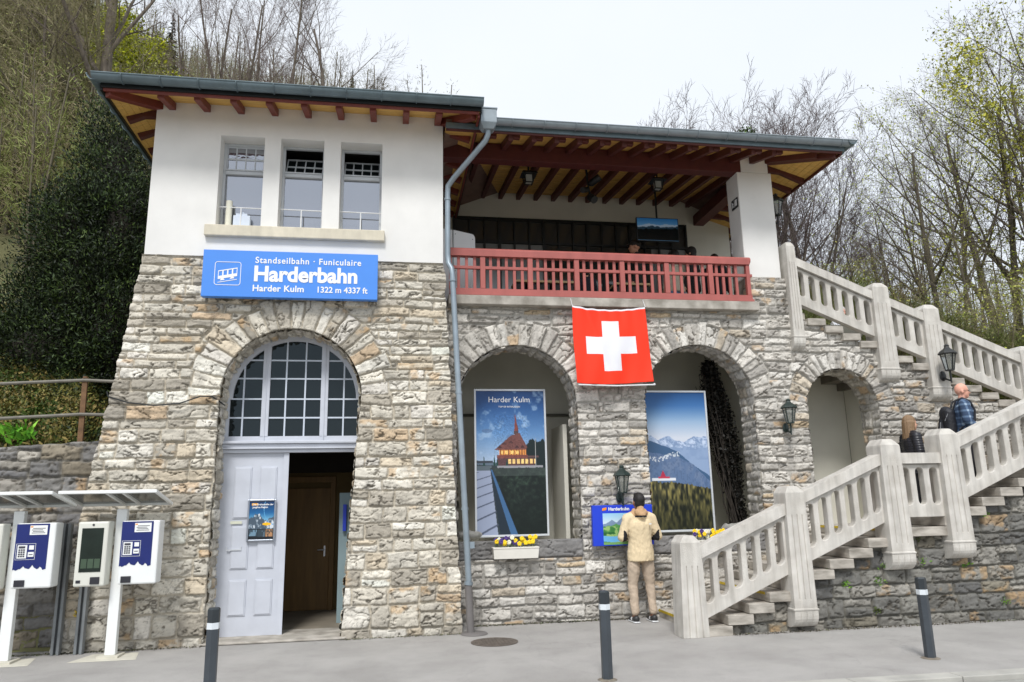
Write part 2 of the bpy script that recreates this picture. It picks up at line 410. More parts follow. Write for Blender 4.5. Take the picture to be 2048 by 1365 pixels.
def streaks(M, sc_=(9, 9, .9), lo=.82, hi=1.05, tint=(1, .98, .94)):
    n = M.node_tree; b = n.nodes['Principled BSDF']; src = b.inputs['Base Color'].links[0].from_socket
    t = n.nodes.new('ShaderNodeTexCoord'); mp = n.nodes.new('ShaderNodeMapping'); mp.inputs['Scale'].default_value = sc_; n.links.new(t.outputs['Object'], mp.inputs[0])
    no = n.nodes.new('ShaderNodeTexNoise'); no.inputs['Scale'].default_value = 1.0; no.inputs['Detail'].default_value = 8; no.inputs['Roughness'].default_value = .65; n.links.new(mp.outputs[0], no.inputs['Vector'])
    mr = n.nodes.new('ShaderNodeMapRange'); mr.inputs[1].default_value = .36; mr.inputs[2].default_value = .60; mr.inputs[3].default_value = lo; mr.inputs[4].default_value = hi; n.links.new(no.outputs['Fac'], mr.inputs[0])
    v = n.nodes.new('ShaderNodeVectorMath'); v.operation = 'SCALE'; n.links.new(src, v.inputs[0]); n.links.new(mr.outputs[0], v.inputs['Scale']); n.links.new(v.outputs[0], b.inputs['Base Color'])
streaks(M_concrete); streaks(M_plaster, (1.6, 1.6, .8), .975, 1.01)
M_concd = mat('weathered_concrete', L(140, 134, 124), .9, .2, 5, .5, 110, color2=L(190, 184, 174))
M_frame = mat('blue_grey_paint', L(193, 197, 206), .5, .05, 5, .05, 50)
M_frame2 = mat('pale_grey_paint', L(196, 200, 204), .5, .05, 5)
M_black = mat('black_metal', (.012, .014, .014), .45, .2, 10)
M_dgreen = mat('dark_green_metal', (.015, .030, .026), .4, .2, 10)
M_white = mat('white_coating', (.78, .79, .80), .35, .03, 3)
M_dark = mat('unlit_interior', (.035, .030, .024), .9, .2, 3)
M_steel = mat('brushed_steel', (.5, .5, .52), .35, .1, 20, metal=.9)
M_clear = glass_mat('window_glass', (.14, .15, .17), (.64, .66, .71), .50)
M_dglass = glass_mat('dark_glass', (.008, .011, .012), (.5, .6, .65), .055, .03)
M_vglass = glass_mat('veranda_glass', (.06, .06, .055), (.6, .62, .62), .14, .05)
M_sill = mat('cream_sandstone', L(214, 206, 186), .85, .08, 4, .2, 90); streaks(M_sill, (6, 6, 1.5), .86, 1.02)
M_lwhite = mat('white_lettering', (.86, .86, .86), .5, .01, 3)
M_tile = mat('clay_tile', L(120, 96, 84), .8, .2, 6, .3, 30)

# ------------------------------------------------------------------ ground
def grid_mesh(name, x0, x1, y0, y1, n, m, zf, material, kind='structure'):
    X, Y = np.meshgrid(np.linspace(x0, x1, n), np.linspace(y0, y1, m)); Z = zf(X, Y)
    i = np.arange(n*m).reshape(m, n); q = np.stack([i[:-1, :-1], i[:-1, 1:], i[1:, 1:], i[1:, :-1]], -1).reshape(-1, 4)
    o = link(name, mesh_from(np.stack([X, Y, Z], -1).reshape(-1, 3), q, smooth=True), material); o['kind'] = kind; return o
def asphalt(name, c, c2, crack=False):
    M = mat(name, c, .9, .1, 1.1, .6, 220, color2=c2); n = M.node_tree; b = n.nodes['Principled BSDF']
    src = b.inputs['Base Color'].links[0].from_socket
    t = n.nodes.new('ShaderNodeTexCoord'); no = n.nodes.new('ShaderNodeTexNoise'); no.inputs['Scale'].default_value = 150; no.inputs['Detail'].default_value = 3
    n.links.new(t.outputs['Object'], no.inputs['Vector'])
    mr = n.nodes.new('ShaderNodeMapRange'); mr.inputs[1].default_value = .3; mr.inputs[2].default_value = .7; mr.inputs[3].default_value = .72; mr.inputs[4].default_value = 1.22
    n.links.new(no.outputs['Fac'], mr.inputs[0]); v = n.nodes.new('ShaderNodeVectorMath'); v.operation = 'SCALE'
    n.links.new(src, v.inputs[0]); n.links.new(mr.outputs[0], v.inputs['Scale']); n.links.new(v.outputs[0], b.inputs['Base Color'])
    return M
M_pave = asphalt('worn_pale_asphalt', L(156, 153, 149), L(174, 171, 167))
def cracks(M):
    n = M.node_tree; b = n.nodes['Principled BSDF']; src = b.inputs['Base Color'].links[0].from_socket; t = n.nodes.new('ShaderNodeTexCoord')
    no = n.nodes.new('ShaderNodeTexNoise'); no.inputs['Scale'].default_value = 1.3; no.inputs['Detail'].default_value = 7; n.links.new(t.outputs['Object'], no.inputs['Vector'])
    ad = n.nodes.new('ShaderNodeMixRGB'); ad.blend_type = 'ADD'; ad.inputs[0].default_value = .8; n.links.new(t.outputs['Object'], ad.inputs[1]); n.links.new(no.outputs['Color'], ad.inputs[2])
    vo = n.nodes.new('ShaderNodeTexVoronoi'); vo.feature = 'DISTANCE_TO_EDGE'; vo.inputs['Scale'].default_value = .42; n.links.new(ad.outputs[0], vo.inputs['Vector'])
    mr = n.nodes.new('ShaderNodeMapRange'); mr.inputs[1].default_value = .0; mr.inputs[2].default_value = .003; mr.inputs[3].default_value = .88; mr.inputs[4].default_value = 1; n.links.new(vo.outputs['Distance'], mr.inputs[0])
    n2 = n.nodes.new('ShaderNodeTexNoise'); n2.inputs['Scale'].default_value = 3.2; n2.inputs['Detail'].default_value = 9; n2.inputs['Roughness'].default_value = .75; n.links.new(t.outputs['Object'], n2.inputs['Vector'])
    m2 = n.nodes.new('ShaderNodeMapRange'); m2.inputs[1].default_value = .30; m2.inputs[2].default_value = .55; m2.inputs[3].default_value = .89; m2.inputs[4].default_value = 1.02; n.links.new(n2.outputs['Fac'], m2.inputs[0])
    mu_ = n.nodes.new('ShaderNodeMath'); mu_.operation = 'MULTIPLY'; n.links.new(mr.outputs[0], mu_.inputs[0]); n.links.new(m2.outputs[0], mu_.inputs[1])
    v = n.nodes.new('ShaderNodeVectorMath'); v.operation = 'SCALE'; n.links.new(src, v.inputs[0]); n.links.new(mu_.outputs[0], v.inputs['Scale']); n.links.new(v.outputs[0], b.inputs['Base Color'])
cracks(M_pave)
M_road = asphalt('road_asphalt', L(142, 138, 136), L(160, 156, 153))
tag(grid_mesh('ground', -300, 300, -250, 60, 4, 4, lambda x, y: x*0-.16, mat('far_ground', L(110, 108, 92), .95, .2, .3)), kind='structure')
KY = lambda x: 6.34-(x-2.5)*.025        # line of the kerb
o = MB(); o.hexa([(-60, -2.0+0, -.13), (60, -2.0, -.13), (60, KY(60)-.02, -.13), (-60, KY(-60)-.02, -.13), (-60, -2, -.05), (60, -2, -.05), (60, KY(60)-.02, -.05), (-60, KY(-60)-.02, -.05)])
tag(o.build('road', M_road), kind='structure')
pv = MB(); pv.hexa([(-60, KY(-60)+.18, -.13), (60, KY(60)+.18, -.13), (60, 14, -.13), (-60, 14, -.13), (-60, KY(-60)+.18, 0), (60, KY(60)+.18, 0), (60, 14, 0), (-60, 14, 0)])
tag(pv.build('pavement', M_pave), kind='structure')
kb = MB()
for i in range(-20, 24):
    xa, xb = i*1.0+.004, i*1.0+.996
    kb.hexa([(xa, KY(xa), -.13), (xb, KY(xb), -.13), (xb, KY(xb)+.176, -.13), (xa, KY(xa)+.176, -.13), (xa, KY(xa), .008), (xb, KY(xb), .008), (xb, KY(xb)+.176, .008), (xa, KY(xa)+.176, .008)])
tag(kb.build('kerb', mat('kerb_granite', L(158, 156, 150), .85, .1, 3, .4, 150, color2=L(182, 180, 172)), bevel=.008), kind='structure')
gt = MB(); gt.hexa([(-60, KY(-60)-.34, -.06), (60, KY(60)-.34, -.06), (60, KY(60)-.01, -.06), (-60, KY(-60)-.01, -.06), (-60, KY(-60)-.34, -.046), (60, KY(60)-.34, -.046), (60, KY(60)-.01, -.043), (-60, KY(-60)-.01, -.043)])
tag(gt.build('gutter_strip', mat('gutter_concrete', L(150, 149, 143), .9, .1, 3, .4, 150)), kind='structure')
mh = MB(); mh.lathe((1.22, 9.06, 0), [(.275, .002), (.275, .008), (.255, .010), (.25, .006), (.0, .006)], 40)
for i in range(-5, 6):
    for j in range(-5, 6):
        if i*i+j*j < 27: mh.box(1.22+i*.042-.014, 1.22+i*.042+.014, 9.06+j*.042-.014, 9.06+j*.042+.014, .006, .011)
tag(mh.build('manhole_cover', mat('rusty_cast_iron', L(96, 88, 80), .7, .2, 12, .3, 60)), 'round cast iron manhole cover set flush in the pavement', 'manhole cover')

# ------------------------------------------------------------------ the station building
B = thing('station_building', 'stone and white plaster funicular station with arched portal, arcade and red railed veranda', 'building', (0, 9.75, 0))
ACX, ACZ, AR = -1.275, 2.985, .885
def tower_open(x, z):
    xl = -2.155+.0*z; xr = -.395-np.clip((ACZ-z)/ACZ, 0, 1)*.17
    lo = np.maximum(np.maximum(-2.16-x, x-xr), z-ACZ-.02); hi = np.hypot(x-ACX, z-ACZ)-AR
    return np.where(z >= ACZ, hi, np.minimum(lo, np.maximum(hi, z-ACZ)+0.0*z) if False else lo)
def tower_dom(x, z):
    xl = -3.21-np.clip(4.83-z, 0, 5)*.127; xr = .69+.22*np.clip(1-z/4.83, 0, 1)
    jag = .018*(vn(z*7.3, z*0+3, 5)-.5)*2
    return np.maximum(np.maximum(np.maximum(xl+jag-x, x-xr-jag), np.maximum(z-4.825, -z-.05)), -tower_open(x+.02*(vn(z*6.8, x*0+1, 9)-.5), z))
def tower_lay(U, V):
    l = courses(U, V, 11, (.09, .155), (.18, .50), grow=.85); return add_voussoirs(U, V, l, ACX, ACZ, AR, 1.27, 3, .128, .075)
def stain(U, V): return 1-.22*sst(.45, .0, V+.25*(fbm(U*3, V*3, 99)-.5))*1.0
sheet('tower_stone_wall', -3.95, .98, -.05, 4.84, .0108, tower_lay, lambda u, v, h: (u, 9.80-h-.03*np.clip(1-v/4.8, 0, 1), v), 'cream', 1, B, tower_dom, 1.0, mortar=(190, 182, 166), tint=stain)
# reveals of the portal: left jamb, arch soffit, right jamb as one strip
def portal_pos(R_, cx, cz, y0, zb, xl_in=0., xr_in=0.):
    La = cz-zb; Lc = math.pi*R_
    def f(u, v, h):     # v runs up the left jamb, round the arch and down the right one; u is the depth
        up_ = v < La; dn = v > La+Lc; t = np.clip((v-La)/R_, 0, math.pi)
        x = np.where(up_, cx-R_+h+xl_in*np.clip((La-v)/La, 0, 1), np.where(dn, cx+R_-h-xr_in*np.clip((v-La-Lc)/La, 0, 1), cx-(R_-h)*np.cos(t)))
        z = np.where(up_, zb+v, np.where(dn, cz-(v-La-Lc), cz+(R_-h)*np.sin(t)))
        return x, y0+u, z
    return f, 2*La+Lc
f_, T_ = portal_pos(AR, ACX, ACZ, 9.79, -.02, 0, .17)
sheet('portal_reveal', 0, .42, 0, T_, .016, lambda U, V: courses(U, V, 21, (.09, .17), (.15, .3)), f_, 'cream', 2, B, None, .8, skirt=0)
# solid core behind the rough faces
core = MB()
core.box(-3.15, -2.30, 9.86, 13.9, 0, 4.80); core.box(-.28, .66, 9.86, 10.30, 0, 4.80); core.box(-.10, .66, 10.3, 13.9, 0, 4.80)
core.box(-2.30, -.28, 10.24, 13.9, 4.02, 4.80); core.hexa([(-3.66, 9.86, 0), (-3.15, 9.86, 0), (-3.15, 13.9, 0), (-3.66, 13.9, 0), (-3.17, 9.86, 4.8), (-3.15, 9.86, 4.8), (-3.15, 13.9, 4.8), (-3.17, 13.9, 4.8)])
core.hexa([(.66, 9.86, 0), (.86, 9.86, 0), (.80, 13.9, 0), (.66, 13.9, 0), (.66, 9.86, 4.8), (.675, 9.86, 4.8), (.675, 13.9, 4.8), (.66, 13.9, 4.8)])
for k in range(24):      # spandrels behind the ring of voussoirs
    t0, t1 = math.pi*k/24, math.pi*(k+1)/24; r_ = AR+.12
    p = [(ACX-r_*math.cos(t0), ACZ+r_*math.sin(t0)), (ACX-r_*math.cos(t1), ACZ+r_*math.sin(t1))]
    core.prism([p[0], p[1], (p[1][0], 4.05), (p[0][0], 4.05)], 9.88, 10.23)
core.build('wall_core', mat('rubble_core', L(120, 114, 104), .95, .2, 6, .4, 40), B)
# plastered upper storey with three deep window openings
pl = MB(); Yp, Yb = 9.765, 10.06
WX = [(-2.34, -1.765), (-1.55, -.97), (-.745, -.175)]; WZ0, WZ1 = 5.24, 6.555
edges = [-3.19]+[e for w_ in WX for e in w_]+[.675]
for i in range(0, len(edges), 2): pl.box(edges[i], edges[i+1], Yp, Yb, WZ0, WZ1)
pl.box(-3.19, .675, Yp, Yb, 4.825, WZ0); pl.box(-3.19, .675, Yp, Yb, WZ1, 7.02)
pl.box(-3.19, -3.0, Yb, 13.9, 4.825, 7.02); pl.box(.5, .675, Yb, 13.9, 4.825, 7.02); pl.box(-3.0, .5, 13.7, 13.9, 4.825, 7.02)
pl.build('plaster_storey', M_plaster, B)
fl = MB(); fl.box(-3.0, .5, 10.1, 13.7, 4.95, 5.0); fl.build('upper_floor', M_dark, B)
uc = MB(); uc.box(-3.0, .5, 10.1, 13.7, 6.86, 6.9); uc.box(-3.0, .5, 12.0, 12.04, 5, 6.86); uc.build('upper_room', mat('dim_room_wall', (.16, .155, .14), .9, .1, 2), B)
s = MB(); s.box(-2.46, -.125, 9.69, Yb-.06, 5.09, 5.245); s.build('window_sill', M_sill, B, bevel=.012)
# upper windows
for k, (xa, xb) in enumerate(WX):
    fr = MB(); Y0 = 10.0; zt = WZ1; t_ = .035; ztr = 6.09
    fr.box(xa, xa+t_, Y0, Y0+.05, WZ0, zt); fr.box(xb-t_, xb, Y0, Y0+.05, WZ0, zt); fr.box(xa+t_, xb-t_, Y0, Y0+.05, zt-t_, zt)
    fr.box(xa+t_, xb-t_, Y0, Y0+.05, WZ0, WZ0+.03); fr.box(xa+t_, xb-t_, Y0-.02, Y0+.05, ztr, ztr+.05); fr.box(xa+t_, xb-t_, Y0-.035, Y0-.001, ztr+.052, ztr+.07)
    F = fr.build('window', M_frame2, B, bevel=.004)
    g = MB(); g.box(xa+t_, xb-t_, Y0+.025, Y0+.03, WZ0+.03, ztr); g.build('pane', M_clear, F)
    sa = MB(); wi = xb-xa-2*t_; hh = zt-t_-ztr-.05
    for z in (0, hh*.50, hh): sa.box(-wi/2, wi/2, -.012, .012, z-(.014 if z not in (0, hh) else .012)+(.012 if z == 0 else -.012 if z == hh else 0), z+.012+(.012 if z == 0 else -.012 if z == hh else 0))
    for i in range(5): sa.box(-wi/2+wi*i/4-.008+(.008 if i == 0 else -.008 if i == 4 else 0), -wi/2+wi*i/4+.008+(.008 if i == 0 else -.008 if i == 4 else 0), -.010, .010, .02, hh-.02)
    an = 0 if k == 0 else R(32)
    Mx = Matrix.Translation(((xa+xb)/2, Y0+.03, ztr+.05)) @ Matrix.Rotation(-an, 4, 'X')
    sa.v = [tuple(Mx @ Vector(v)) for v in sa.v]; S_ = sa.build('sash', M_frame2, F)
    gg = MB(); gg.box(-wi/2+.01, wi/2-.01, -.002, .002, .02, hh-.02); gg.v = [tuple(Mx @ Vector(v)) for v in gg.v]
    gg.build('pane', M_clear if k == 0 else M_dglass, F)
    br = MB(); br.tube([(xa+.001, Y0-.10, 5.57), (xb-.001, Y0-.10, 5.565)], .008, 6); br.tube([((xa+xb)/2, Y0-.10, 5.57), ((xa+xb)/2, Y0-.10, WZ0)], .009, 6)
    br.build('safety_bar', M_white, F)
rl = MB(); rl.lathe((-2.215, 9.93, 5.247), [(.0, 0), (.042, 0), (.042, .42), (.012, .42), (.012, .40)], 16)
tag(rl.build('paper_roll', mat('cream_paper', L(226, 224, 208), .8, .03, 4), smooth=35), 'tall cream paper roll standing behind the left upper window bar', 'paper roll')
cn = MB(); cn.box(-2.15, -1.93, 9.90, 9.99, 5.247, 5.46); cn.box(-2.12, -1.97, 9.91, 9.98, 5.46, 5.49); cn.tube([(-2.03, 9.945, 5.49), (-2.03, 9.945, 5.53)], .018, 10)
tag(cn.build('canister', mat('pale_blue_plastic', L(206, 216, 230), .4, .04, 4), bevel=.012), 'pale translucent canister standing on the left upper window sill', 'canister')
# portal: fanlight, transom, double door
fl = MB(); Y0 = 10.19
def arcband(mb, cx, cz, r1, r2, y0, y1, a0, a1, n=40):
    for i in range(n):
        t0 = a0+(a1-a0)*i/n; t1 = a0+(a1-a0)*(i+1)/n
        mb.prism([(cx+r1*math.cos(t0), cz+r1*math.sin(t0)), (cx+r2*math.cos(t0), cz+r2*math.sin(t0)), (cx+r2*math.cos(t1), cz+r2*math.sin(t1)), (cx+r1*math.cos(t1), cz+r1*math.sin(t1))], y0, y1)
FR = .905; fz = lambda x, r: ACZ+math.sqrt(max(r*r-(x-ACX)**2, 0))
arcband(fl, ACX, ACZ, FR-.105, FR, Y0, Y0+.07, 0, math.pi)
fl.box(ACX-FR, ACX-FR+.075, Y0, Y0+.07, 2.5, ACZ); fl.box(ACX+FR-.075, ACX+FR, Y0, Y0+.07, 2.5, ACZ)
fl.box(ACX-FR, ACX+FR, Y0, Y0+.07, 2.43, 2.5)
for xc in (-1.655, -.895):
    fl.box(xc-.048, xc+.048, Y0-.006, Y0+.075, 2.5, fz(xc, FR-.04)); fl.box(xc-.006, xc+.006, Y0-.016, Y0+.07, 2.44, fz(xc, FR-.04))
F = fl.build('fanlight', M_frame, B)
mu = MB()
for x in (-1.94, -1.40, -1.15, -.64): mu.box(x-.010, x+.010, Y0+.006, Y0+.055, 2.5, fz(x, FR-.05))
for z in (2.745, 2.995, 3.27, 3.52):
    hw = math.sqrt(max((FR-.05)**2-max(z-ACZ, 0)**2, 0)); mu.box(ACX-hw, ACX+hw, Y0+.010, Y0+.050, z-.010, z+.010)
mu.build('glazing_bars', mat('pale_bars', L(196, 204, 216), .5, .03, 5), F)
gl = MB(); gl.prism([(ACX+.86*math.cos(math.pi*i/30), ACZ+.86*math.sin(math.pi*i/30)) for i in range(31)]+[(ACX-.86, 2.5), (ACX+.86, 2.5)], Y0+.030, Y0+.034)
gl.build('pane', M_dglass, F)
tr = MB(); tr.box(-2.19, -.36, 10.05, 10.26, 2.395, 2.43); tr.box(-2.19, -.36, 10.08, 10.2, 2.35, 2.393); tr.box(-2.19, -.36, 10.065, 10.2, 2.325, 2.348); tr.box(-2.19, -.36, 10.10, 10.2, 2.28, 2.323)
tr.build('door_transom', M_frame, B, bevel=.006)
D = MB(); xl, xr = -2.155, -1.325; D.box(xl, xr, 10.15, 10.20, .03, 2.278); D.box(xr-.055, xr+.012, 10.132, 10.149, .03, 2.278)
D = D.build('entrance_door', M_frame, B)
pn = MB()
for (xa, xb) in ((xl+.17, xl+.385), (xl+.49, xl+.70)):
    for (za, zb) in ((1.45, 2.10), (.83, 1.36), (.27, .70)):
        pn.box(xa, xb, 10.138, 10.149, za, zb); pn.box(xa+.014, xb-.014, 10.130, 10.1375, za+.014, zb-.014)
pn.build('door_panel', M_frame, D, bevel=.004)
st = MB(); st.box(-2.0, -1.86, 10.126, 10.1275, 1.385, 1.42); st.build('sticker', mat('faded_sticker', L(206, 208, 188), .6, .04, 30), D)
sp = MB(); sp.box(-2.03, -1.85, 10.118, 10.129, 1.06, 1.075); sp.box(-2.03, -2.02, 10.118, 10.129, 1.075, 1.11); sp.box(-1.86, -1.85, 10.118, 10.129, 1.075, 1.11); sp.build('bracket', M_frame2, D)
th = MB(); th.box(-2.2, -.5, 9.72, 10.5, .004, .03); th.build('threshold', M_concd, B, bevel=.01)
# interior behind the open door
it = MB(); it.box(-2.3, -.30, 12.3, 12.4, 0, 2.1); it.box(-2.31, -2.21, 10.25, 12.3, 0, 4.0); it.box(-.30, -.28, 10.6, 12.3, 0, 4.0); it.box(-2.3, -.28, 10.25, 12.4, 4.0, 4.05)
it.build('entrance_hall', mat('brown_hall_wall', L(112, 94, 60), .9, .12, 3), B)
iu = MB(); iu.box(-2.3, -.30, 12.2, 12.38, 2.1, 4.0); iu.build('hall_upper_wall', M_dark, B)  # near-black paint stands in for the lintel's shade on this wall
ih = MB(); ih.box(-2.3, -.30, 10.5, 12.3, .005, .028); ih.build('hall_floor', mat('worn_floor', L(130, 122, 108), .8, .15, 3), B)
idr = MB(); idr.box(-1.75, -.93, 12.262, 12.298, .03, 1.86); idr.box(-1.83, -1.75, 12.25, 12.299, 0, 1.95); idr.box(-.93, -.85, 12.25, 12.299, 0, 1.95); idr.box(-1.83, -.85, 12.25, 12.299, 1.95, 2.04)
idr = idr.build('inner_door', mat('brown_timber_door', L(128, 98, 54), .6, .15, 4, stretch=(6, 6, .6)), B, bevel=.006)
hd = MB(); hd.box(-1.01, -.985, 12.245, 12.262, .82, .98); hd.tube([(-1.0, 12.262, .92), (-1.0, 12.21, .92), (-1.10, 12.205, .92)], .011, 8); hd.build('handle', M_steel, idr)
rp_ = MB(); rp_.box(-.70, -.32, 10.88, 10.93, .03, 1.76); rp_.build('open_inner_leaf', mat('grey_green_panel', L(132, 152, 156), .6, .05, 3), B)
bs = MB(); bs.box(-.645, -.60, 10.82, 10.879, 1.24, 1.60); bs.build('hall_notice', mat('blue_notice', L(30, 62, 190), .5, .05, 4), B)

# arcade wall
AA = [(1.77, 2.925, .875), (4.52, 2.975, .865), (6.82, 2.885, .61)]
A0 = [1.07, 1.07, 1.17]
def ar_open(x, z):
    s_ = np.full(np.shape(x), 9.)
    for (cx, cz, r), z0 in zip(AA, A0):
        o_ = np.where(z >= cz, np.hypot(x-cx, z-cz)-r, np.maximum(np.abs(x-cx)-r, z0-z)); s_ = np.minimum(s_, o_)
    return s_
def stair_line(x): return np.minimum(4.27, 4.165-(x-6.60)*.405)
def ar_dom(x, z):
    top = np.where(x < 5.43, 4.36, np.where(x < 6.06, 4.93, stair_line(x)))
    tp = z-top; tp = np.where((x < 5.43) & (z > 4.36), np.minimum(z-4.36, 5.43-x+.0), tp)
    jag = .010*(vn(z*9, x*0, 4)-.5)
    return np.maximum(np.maximum(np.maximum(.72-x, x-12.0), np.maximum(tp, -z-.05)), -ar_open(x+jag, z+jag))
def ar_lay(U, V):
    l = courses(U, V, 31, (.085, .155), (.17, .46), grow=.35)
    for i, (cx, cz, r) in enumerate(AA): l = add_voussoirs(U, V, l, cx, cz, r, r+(.33 if i < 2 else .30), 5+i, .125 if i < 2 else .10, .045)
    sid, d, bu, bv = l
    for i, (cx, cz, r) in enumerate(AA[:2]):        # two big dark sill stones under each opening
        mk = (np.abs(U-cx) < r-.0) & (V > .83) & (V < 1.12); j = (U > cx+.15).astype(int)
        dd = np.minimum(np.minimum(V-.83, 1.2-V), np.minimum(np.abs(U-cx-.15), r-np.abs(U-cx)))
        sid = np.where(mk, 770000+i*10+j, sid); d = np.where(mk, dd, d)
    return sid, d, bu, bv
def ar_extra(U, V, C, sid):
    mk = ((sid >= 770000) & (sid < 770100))[..., None]; n = fbm(U*5, V*6, 5)[..., None]
    C = np.where(mk, lin((128, 126, 124))*(.6+.8*n), C)
    return C
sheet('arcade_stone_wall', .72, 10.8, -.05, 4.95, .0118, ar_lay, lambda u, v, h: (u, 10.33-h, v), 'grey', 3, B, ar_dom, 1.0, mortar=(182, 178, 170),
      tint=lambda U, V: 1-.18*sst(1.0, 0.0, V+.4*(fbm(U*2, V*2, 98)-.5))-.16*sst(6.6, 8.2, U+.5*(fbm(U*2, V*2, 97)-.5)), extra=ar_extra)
for i, (cx, cz, r) in enumerate(AA):
    f_, T_ = portal_pos(r, cx, cz, 10.32, A0[i]-.02)
    sheet('arch_reveal', 0, .45, 0, T_, .02, lambda U, V, i=i: courses(U, V, 41+i, (.09, .16), (.15, .3)), f_, 'grey', 5+i, B, None, .6, skirt=0)
cr = MB()
xs = [.70, .885, 2.66, 3.64, 5.40, 6.20, 7.44, 12.0]
for i in range(0, len(xs), 2): cr.box(xs[i], xs[i+1], 10.40, 10.76, 0, 3.0 if i < 6 else 1.9)
cr.box(xs[6], 9.3, 10.40, 10.76, 1.9, 2.8)
for i, (cx, cz, r) in enumerate(AA):
    for k in range(20):
        t0, t1 = math.pi*k/20, math.pi*(k+1)/20; r_ = r+.02
        p = [(cx-r_*math.cos(t0), cz+r_*math.sin(t0)), (cx-r_*math.cos(t1), cz+r_*math.sin(t1))]
        cr.prism([p[0], p[1], (p[1][0], 4.3 if i < 2 else 3.62), (p[0][0], 4.3 if i < 2 else 3.62)], 10.42, 10.75)
cr.box(.70, .88, 10.4, 10.76, 3.0, 4.3); cr.box(2.67, 3.62, 10.4, 10.76, 3.0, 4.3); cr.box(5.42, 6.18, 10.4, 10.76, 3.0, 4.3)
cr.box(.885, 2.66, 10.40, 10.76, 0, 1.05); cr.box(3.64, 5.40, 10.40, 10.76, 0, 1.05); cr.box(6.19, 7.45, 10.40, 10.76, 0, 1.15)
cr.build('arcade_core', M_plaster_in, B)
# gallery behind the arches
ga = MB(); ga.box(.7, 7.6, 11.95, 12.05, 0, 4.3); ga.box(.7, 7.6, 10.76, 11.95, 4.12, 4.3); ga.box(.7, 7.6, 10.76, 11.95, 0, .9)
ga.box(.62, .70, 10.76, 12.05, 0, 4.3); ga.box(7.6, 7.7, 10.76, 11.44, 0, 3.55); ga.box(5.72, 7.6, 10.76, 11.44, 3.56, 3.62); ga.box(5.62, 5.72, 10.76, 11.95, .9, 4.12); ga.box(5.72, 7.6, 11.45, 11.55, .9, 3.56)
ga.box(2.56, 2.62, 10.95, 11.75, .9, 2.72)
ga.build('gallery', M_plaster_in, B)
cd = MB(); cd.box(.7, 5.6, 11.90, 11.945, 2.95, 2.99); cd.build('conduit', mat('dark_conduit', L(90, 88, 78), .7, .1, 4), B)
# veranda: floor, ledge, pier, beam, back wall
vf = MB(); vf.box(.68, 6.0, 10.38, 13.0, 4.30, 4.38); vf.build('veranda_floor', M_concd, B)
lg = MB(); lg.box(.78, 5.52, 10.16, 10.46, 4.36, 4.495); lg.build('stone_ledge', M_concd, B, bevel=.01)
pp = MB(); pp.box(5.425, 6.015, 10.32, 10.72, 4.93, 6.70); pp.box(5.50, 5.97, 10.322, 10.70, 6.70, 7.0); pp.build('plaster_pier', M_plaster, B, bevel=.012)
ps = MB(); ps.box(5.44, 6.0, 10.44, 10.74, 4.3, 4.929); ps.build('pier_base', mat('pier_stone', L(170, 164, 154), .9, .15, 6, .5, 40), B)
bm_ = MB(); bm_.box(.68, 5.50, 10.32, 10.52, 6.69, 6.95); bm_.box(6.02-.6, 6.0, 10.40, 10.6, 7.001, 7.05); bm_.build('veranda_beam', mat('beam_oxblood', L(84, 34, 30), .6, .15, 10), B, bevel=.006)
bs_ = MB(); bs_.box(5.80, 6.0, 10.72, 13.0, 6.80, 7.0); bs_.build('side_beam', M_rafter, B)
bw = MB(); GX0, GX1, GZ = 1.10, 5.62, 6.80
bw.box(.68, GX0, 12.95, 13.1, 4.38, 7.4); bw.box(GX0, GX1, 12.95, 13.1, GZ, 7.4); bw.box(GX1, 6.52, 12.95, 13.1, 4.38, 7.4); bw.build('veranda_back_wall', M_plaster_in, B)
gz = MB(); n = 16
for i in range(n+1):
    x = GX0+(GX1-GX0)*i/n; gz.box(x-.016-(.012 if i % 3 == 0 else 0), x+.016+(.012 if i % 3 == 0 else 0), 12.92, 12.97, 4.38, GZ)
gz.box(GX0+.03, GX1-.03, 12.925, 12.965, 6.30, 6.35); gz.box(GX0+.03, GX1-.03, 12.925, 12.965, GZ-.06, GZ); gz.box(GX0+.03, GX1-.03, 12.925, 12.965, 5.3, 5.33)
G = gz.build('veranda_glazing', M_black, B)
gp = MB(); gp.box(GX0, GX1, 12.972, 12.976, 4.38, GZ); gp.build('pane', M_vglass, G)
for a_, b_ in ((0, 2), (2, 4), (4, 6), (13.4, 16)):
    gb = MB(); gb.box(GX0+(GX1-GX0)*a_/n+.02, GX0+(GX1-GX0)*b_/n-.02, 12.966, 12.970, 5.34, 6.29); gb.build('frosted_pane', glass_mat('frosted_glass', (.30, .31, .31), (.6, .6, .6), .15, .2), G)
vr = MB(); vr.box(GX0-.4, GX1+.9, 13.12, 15.5, 4.3, 4.35); vr.box(GX0-.4, GX1+.9, 15.4, 15.5, 4.3, 7.3); vr.build('waiting_room', M_dark, B)

